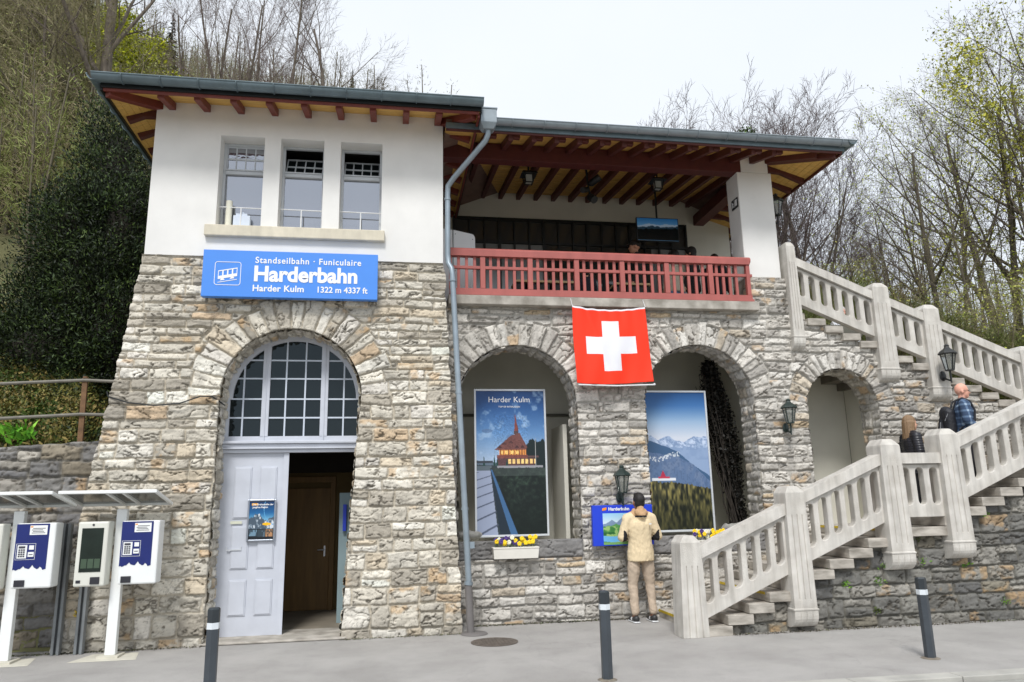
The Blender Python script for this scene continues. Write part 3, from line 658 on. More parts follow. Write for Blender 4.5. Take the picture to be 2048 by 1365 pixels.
# roofs ------------------------------------------------------------
def board_strip(mb, a0, a1, b0, b1, n):
    """soffit boards between edge a (outer) and edge b (inner), running along the edge"""
    a0, a1, b0, b1 = map(Vector, (a0, a1, b0, b1))
    for i in range(n):
        f0 = i/n+.0045; f1 = (i+1)/n-.0045
        p = [a0.lerp(b0, f0), a1.lerp(b1, f0), a1.lerp(b1, f1), a0.lerp(b0, f1)]
        mb.hexa([tuple(v) for v in p]+[(v.x, v.y, v.z+.02) for v in p])
def half_gutter(name, pts, r, parent, material):
    mb = MB(); P = [Vector(p) for p in pts]
    d = (P[-1]-P[0]).normalized(); sd = d.cross(Vector((0, 0, 1))).normalized(); n = 12
    prof = [(-math.cos(math.pi*i/n)*r, -math.sin(math.pi*i/n)*r) for i in range(n+1)]
    prof = prof+[(x*.93, z*.93+.002) for x, z in prof[::-1]]
    k = len(prof)
    A = [P[0]+sd*x+Vector((0, 0, z)) for x, z in prof]; Bv = [P[-1]+sd*x+Vector((0, 0, z)) for x, z in prof]
    mb.add([tuple(v) for v in A+Bv], [(i, (i+1) % k, k+(i+1) % k, k+i) for i in range(k)]+[tuple(range(k))[::-1], tuple(range(k, 2*k))])
    for s_ in (-1, 1): mb.tube([P[0]+sd*s_*r, P[-1]+sd*s_*r], .010, 6)
    Ln = (P[-1]-P[0]).length; q = .35
    while q < Ln:
        c = P[0]+d*q
        for i in range(n):
            x0, z0 = prof[i]; x1, z1 = prof[i+1]
            mb.bar(c+sd*x0*1.05+Vector((0, 0, z0*1.05)), c+sd*x1*1.05+Vector((0, 0, z1*1.05)), .020, .012, d)
        q += .46
    return mb.build(name, material, parent, smooth=40)
def hip_roof(name, x0, x1, y0, y1, z, slope, parent):
    mb = MB(); w_ = min(x1-x0, y1-y0)/2; zt = z+w_*slope
    if x1-x0 > y1-y0: r1, r2 = (x0+w_, (y0+y1)/2), (x1-w_, (y0+y1)/2)
    else: r1, r2 = ((x0+x1)/2, y0+w_), ((x0+x1)/2, y1-w_)
    c = [(x0, y0, z), (x1, y0, z), (x1, y1, z), (x0, y1, z)]; t = .05
    v = c+[(*r1, zt), (*r2, zt)]+[(a, b, d-t) for a, b, d in c]
    if x1-x0 > y1-y0: f = [(0, 1, 5, 4), (1, 2, 5), (2, 3, 4, 5), (3, 0, 4)]
    else: f = [(0, 1, 4), (1, 2, 5, 4), (2, 3, 5), (3, 0, 4, 5)]
    mb.add(v, f+[(6, 7, 1, 0), (7, 8, 2, 1), (8, 9, 3, 2), (9, 6, 0, 3)])
    # courses of tiles near the eaves and along the hips
    for i in range(int((x1-x0)/.2)):
        x = x0+.1+i*.2; mb.box(x-.09, x+.09, y0+.04, y0+.30, z+.01+.04*slope, z+.03+.10*slope)
    for a, b in ((c[0], v[4]), (c[1], v[5 if x1-x0 > y1-y0 else 4])): mb.tube([Vector(a).lerp(Vector(b), .09)+Vector((.0, .0, .04)), Vector(a).lerp(Vector(b), .9)], .07, 8)
    return mb.build(name, M_tile, parent)
# tower roof
ex0, ex1, ey0, ey1, ez = -3.68, 1.15, 9.18, 14.4, 6.825
RT = hip_roof('tower_roof', ex0-.0, ex1+.0, ey0-.0, ey1, ez+.085, .42, B)
iz = 7.0
so = MB(); board_strip(so, (ex0, ey0, ez), (ex1, ey0, ez), (-3.19, 9.765, iz), (.67, 9.765, iz), 6)
board_strip(so, (ex0, ey1, ez), (ex0, ey0, ez), (-3.19, 13.9, iz), (-3.19, 9.765, iz), 6)
board_strip(so, (ex1, ey0, ez), (ex1, ey1, ez), (.67, 9.765, iz), (.67, 13.9, iz), 6)
so.build('soffit_boards', M_board, RT)
def rafter(pts, w_, h_, M, parent):
    q = MB()
    for i in range(len(pts)-1): q.bar(pts[i], pts[i+1], w_-.002*i, h_-.002*i)
    return q.build('rafter', M, parent, bevel=.005)
for k in range(9):
    x = -2.99+k*.448; rafter([(x, 9.235, 6.810), (x, 9.85, 6.955)], .085, .10, M_red, RT)
for y in (9.98, 10.45, 10.92, 11.4, 11.9, 12.4, 12.9):
    rafter([(ex0+.06, y, 6.81), (-3.42, y, 6.905), (-3.1, y, 6.915)], .085, .10, M_rafter, RT); rafter([(ex1-.06, y, 6.81), (.6, y, 6.955)], .085, .10, M_red, RT)
rafter([(ex0+.05, ey0+.06, 6.80), (-3.12, 9.83, 6.955)], .10, .12, M_red, RT); rafter([(ex1-.08, ey0+.08, 6.80), (.62, 9.83, 6.955)], .10, .11, M_red, RT)
fa = MB(); fa.box(ex0+.02, ex1-.02, ey0+.005, ey0+.03, 6.785, 6.822); fa.box(ex1-.035, ex1-.005, ey0+.04, ey1, 6.755, 6.80)
fa.build('fascia_board', M_red, RT)
fb = MB(); fb.box(ex0-.01, ex1+.01, ey0-.018, ey0+.004, 6.822, 6.915); fb.box(ex0-.018, ex0+.012, ey0+.005, ey1, 6.79, 6.915); fb.box(ex1-.004, ex1+.018, ey0+.005, ey1, 6.80, 6.905); fb.build('eaves_batten', M_black, RT)
half_gutter('gutter', [(ex0-.075, ey0-.09, 6.935), (ex1+.03, ey0-.09, 6.935)], .082, RT, M_zincd)
half_gutter('gutter', [(ex0-.06, ey1, 6.935), (ex0-.06, ey0-.13, 6.935)], .082, RT, M_zincd)
# veranda roof
vx0, vx1, vy0, vy1, vz = .70, 6.77, 9.50, 14.2, 6.72
RV = hip_roof('veranda_roof', vx0, vx1, vy0, vy1, vz+.09, .40, B)
so = MB(); board_strip(so, (vx0, vy0, vz), (vx1, vy0, vz), (vx0, 10.32, 6.96), (6.0, 10.32, 6.96), 8)
board_strip(so, (vx0, 10.32, 6.96), (6.0, 10.32, 6.96), (vx0, 12.95, 7.30), (6.0, 12.95, 7.30), 24)
board_strip(so, (vx1, vy0, vz), (vx1, vy1, vz), (6.0, 10.32, 6.96), (6.0, 13.4, 6.96), 8)
so.build('soffit_boards', M_board, RV)
sb2 = MB(); sb2.hexa([(6.0, 10.32, 6.98), (6.02, 10.32, 6.98), (6.02, 13.4, 6.98), (6.0, 13.4, 6.98), (6.0, 10.32, 7.0), (6.02, 10.32, 7.0), (6.02, 13.4, 7.5), (6.0, 13.4, 7.5)]); sb2.build('soffit_closer', M_board, RV)
x = 1.30
while x < 5.95:
    q = MB(); q.bar((x, 9.60, 6.70), (x, 10.40, 6.925), .075, .11); q.box(x+.03, x+.13, 9.585, 9.66, 6.675, 6.735); q.build('rafter', M_rafter, RV, bevel=.005)
    if x < 5.75: rafter([(x, 10.52, 6.93), (x, 12.95, 7.235)], .075, .12, M_rafter, RV)
    x += .338
for y in (10.55, 10.95, 11.35, 11.75, 12.2, 12.6, 13.0): rafter([(vx1-.06, y, 6.70), (6.32, y, 6.86), (5.95, y, 6.885)], .075, .11, M_rafter, RV)
rafter([(vx1-.08, vy0+.08, 6.70), (5.95, 10.37, 6.93)], .10, .12, M_rafter, RV); rafter([(6.42, 9.66, 6.72), (5.98, 10.25, 6.90)], .07, .10, M_rafter, RV)
fa = MB(); fa.box(vx0, vx1-.02, vy0+.005, vy0+.03, 6.69, 6.72); fa.box(vx1-.035, vx1-.005, vy0+.03, vy1, 6.68, 6.72); fa.build('fascia_board', M_rafter, RV)
fb = MB(); fb.box(vx0, vx1+.01, vy0-.018, vy0+.004, 6.72, 6.80); fb.box(vx1-.004, vx1+.018, vy0+.005, vy1, 6.72, 6.80); fb.build('eaves_batten', M_zincd, RV)
half_gutter('gutter', [(1.28, vy0-.07, 6.845), (vx1+.125, vy0-.07, 6.845)], .072, RV, M_zinc)
half_gutter('gutter', [(vx1+.08, vy0-.15, 6.845), (vx1+.08, vy1, 6.845)], .072, RV, M_zincd)
# hopper and downpipe
dp = MB()
dp.hexa([(1.20, 9.26, 6.62), (1.34, 9.26, 6.62), (1.34, 9.40, 6.62), (1.20, 9.40, 6.62), (1.16, 9.22, 6.70), (1.38, 9.22, 6.70), (1.38, 9.44, 6.70), (1.16, 9.44, 6.70)])
dp.box(1.16, 1.38, 9.22, 9.44, 6.701, 6.90); dp.box(1.15, 1.39, 9.21, 9.45, 6.90, 6.92); dp.build('rainwater_hopper', M_zinc, B, bevel=.004)
dp = MB(); dp.tube([(1.27, 9.33, 6.64), (1.27, 9.34, 6.58), (1.24, 9.38, 6.50), (.82, 9.70, 6.06), (.745, 9.76, 5.96), (.74, 9.765, 5.85), (.74, 9.77, 4.95), (.75, 9.76, 4.82), (.79, 9.73, 4.74), (.80, 9.72, 4.65), (.99, 9.70, .62)], .040, 12)
for z in (5.75, 4.55, 3.0, 1.5): 
    x = .74 if z > 4.8 else .80+(4.65-z)*.047; dp.tube([(x, 9.765 if z > 4.8 else 9.715, z), (x, 9.765 if z > 4.8 else 9.715, z+.03)], .048, 12)
dp.box(.96, 1.07, 9.72, 9.80, 1.02, 1.10)
dp.tube([(.99, 9.70, .62), (.985, 9.70, .58)], .055, 12); dp.build('downpipe', mat('galvanised_pipe', L(146, 158, 166), .4, .12, 5, metal=.5), B, smooth=40)
dq = MB(); dq.tube([(.985, 9.70, .58), (1.01, 9.70, 0)], .047, 12); dq.lathe((1.05, 9.66, 0), [(.17, .004), (.15, .02), (0, .02)], 20); dq.build('standpipe', mat('grey_brown_pipe', L(112, 108, 106), .6, .1, 5), B, smooth=40)
# veranda railing: posts and balusters are sub-parts
RY = 10.22
ra = MB(); ra.box(.76, 5.42, RY-.055, RY+.055, 5.085, 5.175); ra.tube([(.76, RY, 5.160), (5.44, RY, 5.160)], .055, 12)
ra.box(.80, 5.43, RY-.036, RY+.036, 4.505, 4.60); ra.box(.80, 5.45, RY-.045, RY-.037, 4.50, 4.535); RA = ra.build('veranda_railing', M_rail, B, smooth=40)
ra = MB(); ra.box(.80, 5.46, RY-.026, RY+.02, 4.895, 4.94); ra.build('middle_rail', M_rail, RA, bevel=.005)
posts = [1.28+.7*i for i in range(6)]
for x in posts:
    q = MB(); q.box(x-.037, x+.037, RY-.040, RY+.03, 4.60, 5.085); q.build('railing_post', M_rail, RA, bevel=.005)
q = MB(); q.box(5.36, 5.42, RY-.038, RY+.03, 4.60, 5.085); q.build('railing_post', M_rail, RA, bevel=.005)
xs = []
for i in range(5): xs += [posts[i]+.7*(j+1)/6 for j in range(5)]
xs += [posts[0]-.7*(j+1)/6 for j in range(4)]+[posts[5]+.56*(j+1)/5.3 for j in range(4)]
for x in xs:
    q = MB(); q.box(x-.021, x+.021, RY-.014, RY+.014, 4.60, 5.085); q.build('baluster', M_rail, RA)
# ------------------------------------------------------------------ the outside staircase
S = thing('outdoor_staircase', 'two flights of grey concrete steps with pierced balustrades climbing the right of the station', 'staircase', (3.4, 8.72, 0))
YO, YI = 8.70, 10.30
def lblock(mb, x0, x1, zt, h=.112, y0=YO-.0, y1=YI+.02): mb.box(x0, x1, y0, y1, zt-h, zt)
steps = []
for k in range(-5, 4): steps.append((5.38+.275*k-.325, 5.38+.275*k, .698+.118*k))
steps.append((5.38+.275*4-.325, 7.08, 1.170))
for j in range(0, 11): steps.append((7.6+.29*(j-1)-.33, 7.6+.29*(j-1), 1.288+.118*j))
M_step = mat('weathered_step', L(136, 130, 120), .9, .2, 4, .5, 90, color2=L(196, 189, 178), stretch=(1, 1, 3))
for xa, xb, zt in steps:
    q = MB(); lblock(q, xa, xb, zt); q.build('step', M_step, S, bevel=.008)
q = MB(); lblock(q, 10.15, 13.0, 2.58); q.build('landing', M_step, S, bevel=.008)
M_yel = mat('yellow_edge_paint', L(206, 178, 40), .6, .25, 20)
q = MB(); q.box(3.72, 3.735, YO+.3, YI-.02, .02, .05)
for k in (0, 3, 9):
    xa, xb, zt = steps[k]; q.box(xa-.004, xa-.0005, YO+.12, YI, zt-.035, zt-.003)
q.build('edge_marking', M_yel, S)
ust = []
for k in range(0, 15): ust.append((6.34+.284*k, 6.64+.284*k, 4.27-.115*k))
for xa, xb, zt in ust:
    q = MB(); q.box(xa, xb, 10.24, 11.9, zt-.108, zt); q.build('step', M_step, S, bevel=.008)
q = MB(); q.box(5.99, 6.37, 10.36, 12.4, 4.27, 4.382); q.build('landing', M_step, S, bevel=.008)
# side wall under the lower flight
def lstair_top(x): return np.where(x < 6.2, .59+.118*((x-5.105)/.275), np.where(x < 6.75, 1.065, 1.18+.118*((x-7.02)/.29)))
def sw_dom(x, z): return np.maximum(np.maximum(3.92-x, x-13), np.maximum(z-np.minimum(lstair_top(x), 2.46), -z-.05))
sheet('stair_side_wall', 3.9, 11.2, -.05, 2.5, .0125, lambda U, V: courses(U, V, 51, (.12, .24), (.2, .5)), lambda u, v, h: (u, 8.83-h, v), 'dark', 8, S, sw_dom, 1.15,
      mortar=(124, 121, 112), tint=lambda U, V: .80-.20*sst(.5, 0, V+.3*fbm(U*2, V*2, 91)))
q = MB()
for xa, xb, zt in steps: q.box(xa+.01, xb-.045, 8.88, 10.25, 0, zt-.115)
q.box(10.2, 13, 8.88, 10.25, 0, 2.46); q.build('stair_core', mat('rubble_core', (.2, .2, .2)), S)
q = MB()
for xa, xb, zt in ust: q.box(xa+.01, xb-.02, 10.76, 11.85, max(zt-.5, 2.0), zt-.11)
q.build('upper_core', mat('rubble_core', (.2, .2, .2)), S)

def pillar(xc, w0, zt, zb, yf, bracket=True, name='balustrade_pillar', flute_top=None):
    """fluted concrete pillar with chamfered head; the bracket rolls back to the wall at its foot"""
    d = .30; mb = MB(); w2 = w0/2
    zf1 = zt-.34 if flute_top is None else flute_top; zf0 = zb+.22 if bracket else zb+.0
    def ring(z, w, y0, g, ins=0):
        fx = [-.55, -.50, -.45, -.05, 0, .05, .45, .50, .55]; pts = [(-1, 0)]
        for i, f in enumerate(fx): pts.append((f, g if i % 3 == 1 else 0))
        pts.append((1, 0))
        P = [(xc+a*w, y0+b, z) for a, b in pts]
        P += [(xc+w, y0+d-ins, z), (xc-w, y0+d-ins, z)]
        return P
    rings = []
    if bracket:
        for i in range(7):
            t = math.pi/2*i/6; rings.append(ring(zb+.14-.14*math.cos(t), w2+.008, yf+.16*(1-math.sin(t)), .012))
        rings += [ring(zb+.20, w2+.008, yf, .0), ring(zb+.202, w2+.016, yf-.008, 0), ring(zb+.222, w2+.016, yf-.008, 0), ring(zb+.224, w2+.002, yf, 0)]
        rings += [ring(zb+.32, w2, yf, 0), ring(zb+.33, w2, yf, .016)]
    else: rings += [ring(zb, w2+.012, yf, .016)]
    rings += [ring(zf1-.02, w2-.012, yf+.005, .016), ring(zf1, w2-.014, yf+.005, 0)]
    rings += [ring(zt-.10, w2-.018, yf+.006, 0), ring(zt-.08, w2-.022, yf+.006, 0), ring(zt-.035, w2*.62, yf+.03, 0, .02), ring(zt-.006, w2*.46, yf+.05, 0, .04), ring(zt, w2*.36, yf+.07, 0, .06)]
    n = len(rings[0]); vs = [p for r_ in rings for p in r_]; fs = []
    for i in range(len(rings)-1):
        for j in range(n): fs.append((i*n+j, i*n+(j+1) % n, (i+1)*n+(j+1) % n, (i+1)*n+j))
    fs.append(tuple(range(n))[::-1]); fs.append(tuple(range((len(rings)-1)*n, len(rings)*n)))
    mb.add(vs, fs)
    return mb.build(name, M_concrete, S, bevel=.004, seg=1)
def panel(xa, xb, za, zb, h, yf, n, name='balustrade_panel', sw=.115, st=.155, sb=.205):
    """za/zb: top of the handrail at both ends; n pierced slots with rounded ends"""
    mb = MB(); th = .11; zt = lambda x: za+(zb-za)*(x-xa)/(xb-xa)
    g0, g1 = zt, (lambda x: zt(x)-h)
    y0, y1 = yf+.05, yf+.05+th
    def slab(x0, x1, f0, f1, ya, yb):
        mb.hexa([(x0, ya, f0(x0)), (x1, ya, f0(x1)), (x1, yb, f0(x1)), (x0, yb, f0(x0)), (x0, ya, f1(x0)), (x1, ya, f1(x1)), (x1, yb, f1(x1)), (x0, yb, f1(x0))])
    slab(xa, xb, lambda x: zt(x)-.135, zt, yf+.0, yf+.21)                  # coping
    slab(xa, xb, lambda x: zt(x)-.150, lambda x: zt(x)-.137, y0+.012, y1-.012)
    top = lambda x: zt(x)-.150; bot = g1
    cw = (xb-xa)/n
    for i in range(n):
        c0, c1 = xa+cw*i, xa+cw*(i+1); xc = (c0+c1)/2; r_ = sw/2
        zsT = zt(xc)-st-.03; zsB = zt(xc)-h+sb-.06; sl = (zb-za)/(xb-xa)
        inn = [(xc+r_*math.cos(math.pi*k/8), zsT-r_+r_*math.sin(math.pi*k/8)) for k in range(9)]+[(xc-r_*math.cos(math.pi*k/8), zsB+r_-r_*math.sin(math.pi*k/8)) for k in range(9)]
        inn = [(x, z+(x-xc)*sl) for x, z in inn]
        # outer points on the cell outline matching each inner one
        out = []
        for k in range(9):
            x = c1+(c0-c1)*min(max((k-1)/6, 0), 1); out.append((x, top(x)) if 0 < k < 8 else (c1 if k == 0 else c0, zsT-r_))
        for k in range(9):
            x = c0+(c1-c0)*min(max((k-1)/6, 0), 1); out.append((x, bot(x)) if 0 < k < 8 else (c0 if k == 0 else c1, zsB+r_))
        m_ = 18; bv = .008
        inb = [(xc+(x-xc)*1.0, z) for x, z in inn]
        def exp(p, e): return [(x+(e if x > xc+1e-6 else -e if x < xc-1e-6 else 0), z+(e if k_ < 9 else -e)*math.sin(math.pi*(k_ % 9)/8)) for k_, (x, z) in enumerate(p)]
        ib = exp(inn, bv)
        V_ = [(x, y0, z) for x, z in out]+[(x, y0, z) for x, z in ib]+[(x, y0+bv, z) for x, z in inn]+[(x, y1-bv, z) for x, z in inn]+[(x, y1, z) for x, z in ib]+[(x, y1, z) for x, z in out]
        F_ = []
        for lay in range(5):
            for k in range(m_): F_.append((lay*m_+k, lay*m_+(k+1) % m_, (lay+1)*m_+(k+1) % m_, (lay+1)*m_+k))
        mb.add(V_, F_)
    slab(xa, xb, lambda x: g1(x)-.004, lambda x: g1(x)+.002, y0+.001, y1-.001)
    return mb.build(name, M_concrete, S)
pillar(3.535, .30, 1.15, .0, 8.66, False)
pillar(4.915, .29, 1.71, .05, 8.62); pillar(6.29, .31, 2.28, .66, 8.62); pillar(7.15, .31, 2.41, .77, 8.62); pillar(9.0, .31, 3.22, 1.55, 8.62)
panel(3.66, 4.79, 1.02, 1.50, .83, 8.66, 6); panel(5.04, 6.16, 1.63, 2.09, .84, 8.66, 6); panel(6.42, 7.02, 2.10, 2.10, .80, 8.66, 3)
panel(7.28, 8.87, 2.29, 2.95, .80, 8.66, 8); panel(9.13, 10.6, 3.03, 3.62, .80, 8.66, 8)
pillar(6.15, .18, 5.51, 3.76, 10.20); pillar(7.62, .31, 4.88, 3.27, 10.20); pillar(8.465, .31, 4.54, 2.98, 10.20); pillar(10.1, .31, 3.88, 2.3, 10.20)
panel(6.22, 7.49, 5.25, 4.73, .73, 10.22, 7, sw=.10); panel(7.75, 8.33, 4.63, 4.40, .73, 10.22, 3, sw=.10); panel(8.60, 9.97, 4.28, 3.73, .74, 10.22, 8, sw=.10)
# grey stone corbel slab to the right of the third arch
q = MB(); q.box(7.42, 7.9, 10.24, 10.5, 2.34, 2.44); q.build('stone_corbel', M_concd, S, bevel=.01)

# ------------------------------------------------------------------ left retaining wall, handrail
def lw_dom(x, z): return np.maximum(np.maximum(-11-x, x+3.45), np.maximum(z-(2.44+.06*(x+3.5)+.02*(vn(x*6, x*0, 3)-.5)), -z-.05))
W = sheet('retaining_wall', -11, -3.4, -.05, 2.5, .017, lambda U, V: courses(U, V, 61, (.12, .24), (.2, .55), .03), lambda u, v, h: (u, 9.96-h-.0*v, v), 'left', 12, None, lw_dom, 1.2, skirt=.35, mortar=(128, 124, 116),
          tint=lambda U, V: .95-.15*sst(.5, 0, V))
tag(W, 'dark grey rubble retaining wall behind the ticket machines, left of the station', 'wall')
hr = thing('bank_handrail', 'rusty brown post with two sagging pipe rails on the retaining wall', 'railing', (-3.84, 10.05, 2.35))
M_rust = mat('rusty_iron', L(110, 82, 56), .8, .25, 12, .3, 60)
q = MB(); q.bar((-3.835, 10.05, 2.30), (-3.85, 10.05, 3.24), .035, .06); q.tube([(-3.85, 10.05, 3.235), (-3.85, 10.05, 3.26)], .03, 8); q.build('post', M_rust, hr)
q = MB(); q.bar((-6.3, 10.05, 2.2), (-6.3, 10.05, 3.1), .05, .05); q.build('post', M_rust, hr)
M_pipe = mat('grey_pipe_rail', L(112, 108, 98), .6, .2, 10)
q = MB(); q.tube([(-9, 10.03, 2.95), (-6.3, 10.03, 3.08), (-5.2, 10.03, 3.14), (-3.85, 10.03, 3.21), (-3.40, 10.03, 3.19)], .021, 8); q.build('rail', M_pipe, hr, smooth=40)
q = MB(); q.tube([(-9, 10.02, 2.55), (-6.3, 10.02, 2.66), (-5.2, 10.02, 2.70), (-3.85, 10.02, 2.775), (-3.45, 10.02, 2.765)], .021, 8); q.build('rail', M_pipe, hr, smooth=40)
cb = MB(); cb.tube([(-3.52, 9.88, 3.04), (-3.45, 9.74, 2.96), (-3.2, 9.70, 2.88), (-2.9, 9.69, 2.845), (-2.6, 9.69, 2.87), (-2.36, 9.69, 2.96), (-2.22, 9.70, 2.96), (-2.14, 9.78, 2.90), (-2.12, 9.95, 2.88)], .009, 6)
tag(cb.build('black_cable', M_black, smooth=50), 'thin black cable sagging across the stones left of the portal arch', 'cable')

# ------------------------------------------------------------------ signs, flag, posters
sg = thing('station_sign', 'wide bright blue sign with white lettering above the portal arch', 'sign', (-1.3, 9.72, 4.55))
x0, x1, z0, z1, ys = -2.42, -.205, 4.235, 4.86, 9.60
q = MB(); q.box(x0, x1, ys, ys+.10, z0, z1); q.build('board', mat('sign_blue', L(72, 138, 226), .45, .02, 3), sg, bevel=.004)
yt = ys-.003
text('Standseilbahn · Funiculaire', .118, (-1.775, yt, 4.695), M_lwhite, sg, bold=.0018, space=1.13, sx=.93)
text('Harderbahn', .283, (-1.79, yt, 4.455), M_lwhite, sg, bold=.010, sx=.965)
text('Harder Kulm', .118, (-1.795, yt, 4.315), M_lwhite, sg, bold=.0025, space=1.03, sx=1.0)
text('1322 m 4337 ft', .112, (-.335, yt, 4.315), M_lwhite, sg, bold=.0022, align='RIGHT', space=1.0, sx=.95)
# pictogram: funicular car in a rounded square
q = MB(); px0, px1, pz0, pz1 = -2.27, -1.945, 4.385, 4.70; w_ = .007; r_ = .035
def rrect(x0, x1, z0, z1, r, n=5):
    P = []
    for cx, cz, a in ((x1-r, z1-r, 0), (x0+r, z1-r, 90), (x0+r, z0+r, 180), (x1-r, z0+r, 270)):
        for i in range(n+1): t = R(a+90*i/n); P.append((cx+r*math.cos(t), cz+r*math.sin(t)))
    return P
a_ = rrect(px0, px1, pz0, pz1, r_); b_ = rrect(px0+w_, px1-w_, pz0+w_, pz1-w_, r_-w_)
for i in range(len(a_)): j = (i+1) % len(a_); q.prism([a_[i], a_[j], b_[j], b_[i]], yt-.001, ys+.001)
sl = .20
def sh(x, z): return (x, z+(x+2.11)*sl)
cx0, cx1 = -2.225, -1.99; zb_, zm, zt_ = 4.485, 4.525, 4.60
q.prism([sh(cx0, zb_), sh(cx1, zb_), sh(cx1, zm), sh(cx0, zm)], yt-.001, ys+.001); q.prism([sh(cx0, zt_-.012), sh(cx1, zt_-.012), sh(cx1, zt_), sh(cx0, zt_)], yt-.001, ys+.001)
for i in range(5):
    xx = cx0+(cx1-cx0)*i/4; a = xx-(.008 if i else 0); b = xx+(.008 if i < 4 else 0); q.prism([sh(a, zm), sh(b, zm), sh(b, zt_-.012), sh(a, zt_-.012)], yt-.001, ys+.001)
for xx in (-2.17, -2.05): q.prism([sh(xx-.03, 4.462), sh(xx+.03, 4.462), sh(xx+.015, 4.484), sh(xx-.015, 4.484)], yt-.001, ys+.001)
q.prism([sh(cx0, 4.438), sh(cx1, 4.438), sh(cx1, 4.446), sh(cx0, 4.446)], yt-.001, ys+.001)
q.build('pictogram', M_lwhite, sg)

fg = thing('swiss_flag', 'square red flag with white cross hanging below the veranda ledge', 'flag', (3.16, 10.1, 4.36))
N = 96; U, V = np.meshgrid(np.linspace(0, 1, N+1), np.linspace(0, 1, N+1))
X = 2.56+1.10*U+.02*V+.012*np.sin(U*6+V*3)*V-.015*np.sin(math.pi*V)*(1-U)+.02*V*U
Z = 4.345-1.135*V-.055*np.sin(math.pi*U)*(1-V)**2-.02*np.sin(math.pi*U*1.5)*V+.0*U
Yf = 10.07+.018*np.sin(U*9+V*1.3)*(.3+.7*V)+.010*np.sin(U*23+V*6)*V+.02*np.sin((U+V)*5)*V-.02*V+.012*np.sin(U*40)*(1-V)**6+.016*np.exp(-((U-.2-V*.3)/.05)**2)
P = np.stack([X, Yf, Z], -1).reshape(-1, 3); i = np.arange((N+1)**2).reshape(N+1, N+1)
qd = np.stack([i[:-1, :-1], i[1:, :-1], i[1:, 1:], i[:-1, 1:]], -1).reshape(-1, 4)
me = mesh_from(P, qd, smooth=True)
M_fl = mat('red_flag_cloth', L(246, 52, 14), .75, .03, 5, .1, 200); M_flw = mat('white_flag_cloth', (.80, .80, .84), .75, .02, 5, .1, 200)
me.materials.append(M_fl); me.materials.append(M_flw)
ju, jv = np.meshgrid(np.arange(N), np.arange(N)); a = np.abs(ju-47.5-.0)/N; b = np.abs(jv-47.5)/N
cr_ = ((a < .118) & (b < .33)) | ((b < .118) & (a < .33)) | (jv < 2)
me.polygons.foreach_set('material_index', cr_.ravel().astype(np.int32)); link('cloth', me, None, fg)
md = fg.children[0].modifiers.new('s', 'SOLIDIFY'); md.thickness = .002
q = MB(); q.tube([(2.60, 10.05, 3.185), (3.15, 10.05, 3.17), (3.72, 10.05, 3.19)], .010, 8); q.lathe((3.72, 10.05, 3.175), [(0, 0), (.018, .01), (.018, .03), (0, .04)], 8); q.build('lower_rod', M_white, fg)
q = MB()
for x in (2.56, 3.66): q.tube([(x, 10.07, 4.345), (x, 10.155, 4.47)], .004, 5)
q.build('cord', M_white, fg)

M_print = attr_mat('printed_panel', rough=.4, var=0, coat=.15)
def poster(name, label, x0, x1, z0, z1, y, cv, lean=.0):
    t = thing(name, label, 'poster', ((x0+x1)/2, y, z0))
    f = MB(); b = .028
    f.box(x0, x0+b, y-.01, y+.03, z0, z1); f.box(x1-b, x1, y-.01, y+.03, z0, z1); f.box(x0+b, x1-b, y-.01, y+.03, z1-b, z1); f.box(x0+b, x1-b, y-.01, y+.03, z0, z0+b)
    f.build('frame', mat('aluminium_frame', L(206, 210, 214), .4, .03, 5, metal=.2), t, bevel=.003)
    bk = MB(); bk.box(x0+.005, x1-.005, y+.012, y+.026, z0+.005, z1-.005); bk.build('backing', M_white, t)
    cv.obj('print', x0+b-.002, x1-b+.002, z0+b-.002, z1-b+.002, y+.006, t, M_print); return t
# print 1: dusk view of a wooden mountain restaurant with a boardwalk
c = Canvas(150, 310); c.grad([(0, (36, 70, 122)), (.12, (44, 86, 142)), (.3, (96, 138, 186)), (.5, (168, 188, 212)), (.6, (206, 206, 214))])
n_ = fbm(c.X*7, c.Y*16, 5); c.put(sst(.62, .8, n_)*(c.Y < .5), (176, 200, 226), .55); c.put(((c.X-.16)**2/.006+(c.Y-.285)**2/.0002 < 1).astype(float), (90, 118, 156), .8)
c.ridge([(0, .49), (.3, .51), (1, .50)], 3, .006, 9, (96, 112, 128)); c.ridge([(0, .52), (.4, .53), (1, .52)], 4, .004, 20, (52, 62, 66))
mk = c.ridge([(0, .60), (.66, .60), (.72, .40), (.8, .35), (.9, .37), (1, .35)], 9, .03, 30, (24, 38, 40), .56)
c.poly([(.53, .46), (.58, .255), (.555, .16), (.61, .26), (.645, .46)], (110, 62, 58)); c.poly([(.555, .285), (.575, .16), (.605, .285)], (126, 66, 58)); c.rect(.55, .285, .615, .31, (84, 66, 66))
c.poly([(.26, .42), (.50, .32), (.63, .30), (.74, .40), (.72, .425)], (112, 72, 68)); c.poly([(.36, .385), (.40, .36), (.44, .385)], (84, 54, 54)); c.poly([(.47, .375), (.50, .35), (.54, .375)], (84, 54, 54))
c.rect(.33, .42, .72, .455, (214, 140, 72)); c.put((((c.X*26) % 1 < .28) & (c.X > .33) & (c.X < .72) & (c.Y > .42) & (c.Y < .455)).astype(float), (110, 60, 44))
c.put((((c.X*13) % 1 > .4) & (c.X > .36) & (c.X < .64) & (c.Y > .425) & (c.Y < .447)).astype(float), (255, 206, 120))
c.rect(.30, .455, .74, .478, (124, 72, 64)); c.rect(.30, .478, .84, .53, (92, 64, 66)); c.put((((c.X*16) % 1 > .35) & (c.X > .46) & (c.X < .86) & (c.Y > .483) & (c.Y < .515)).astype(float), (246, 206, 130))
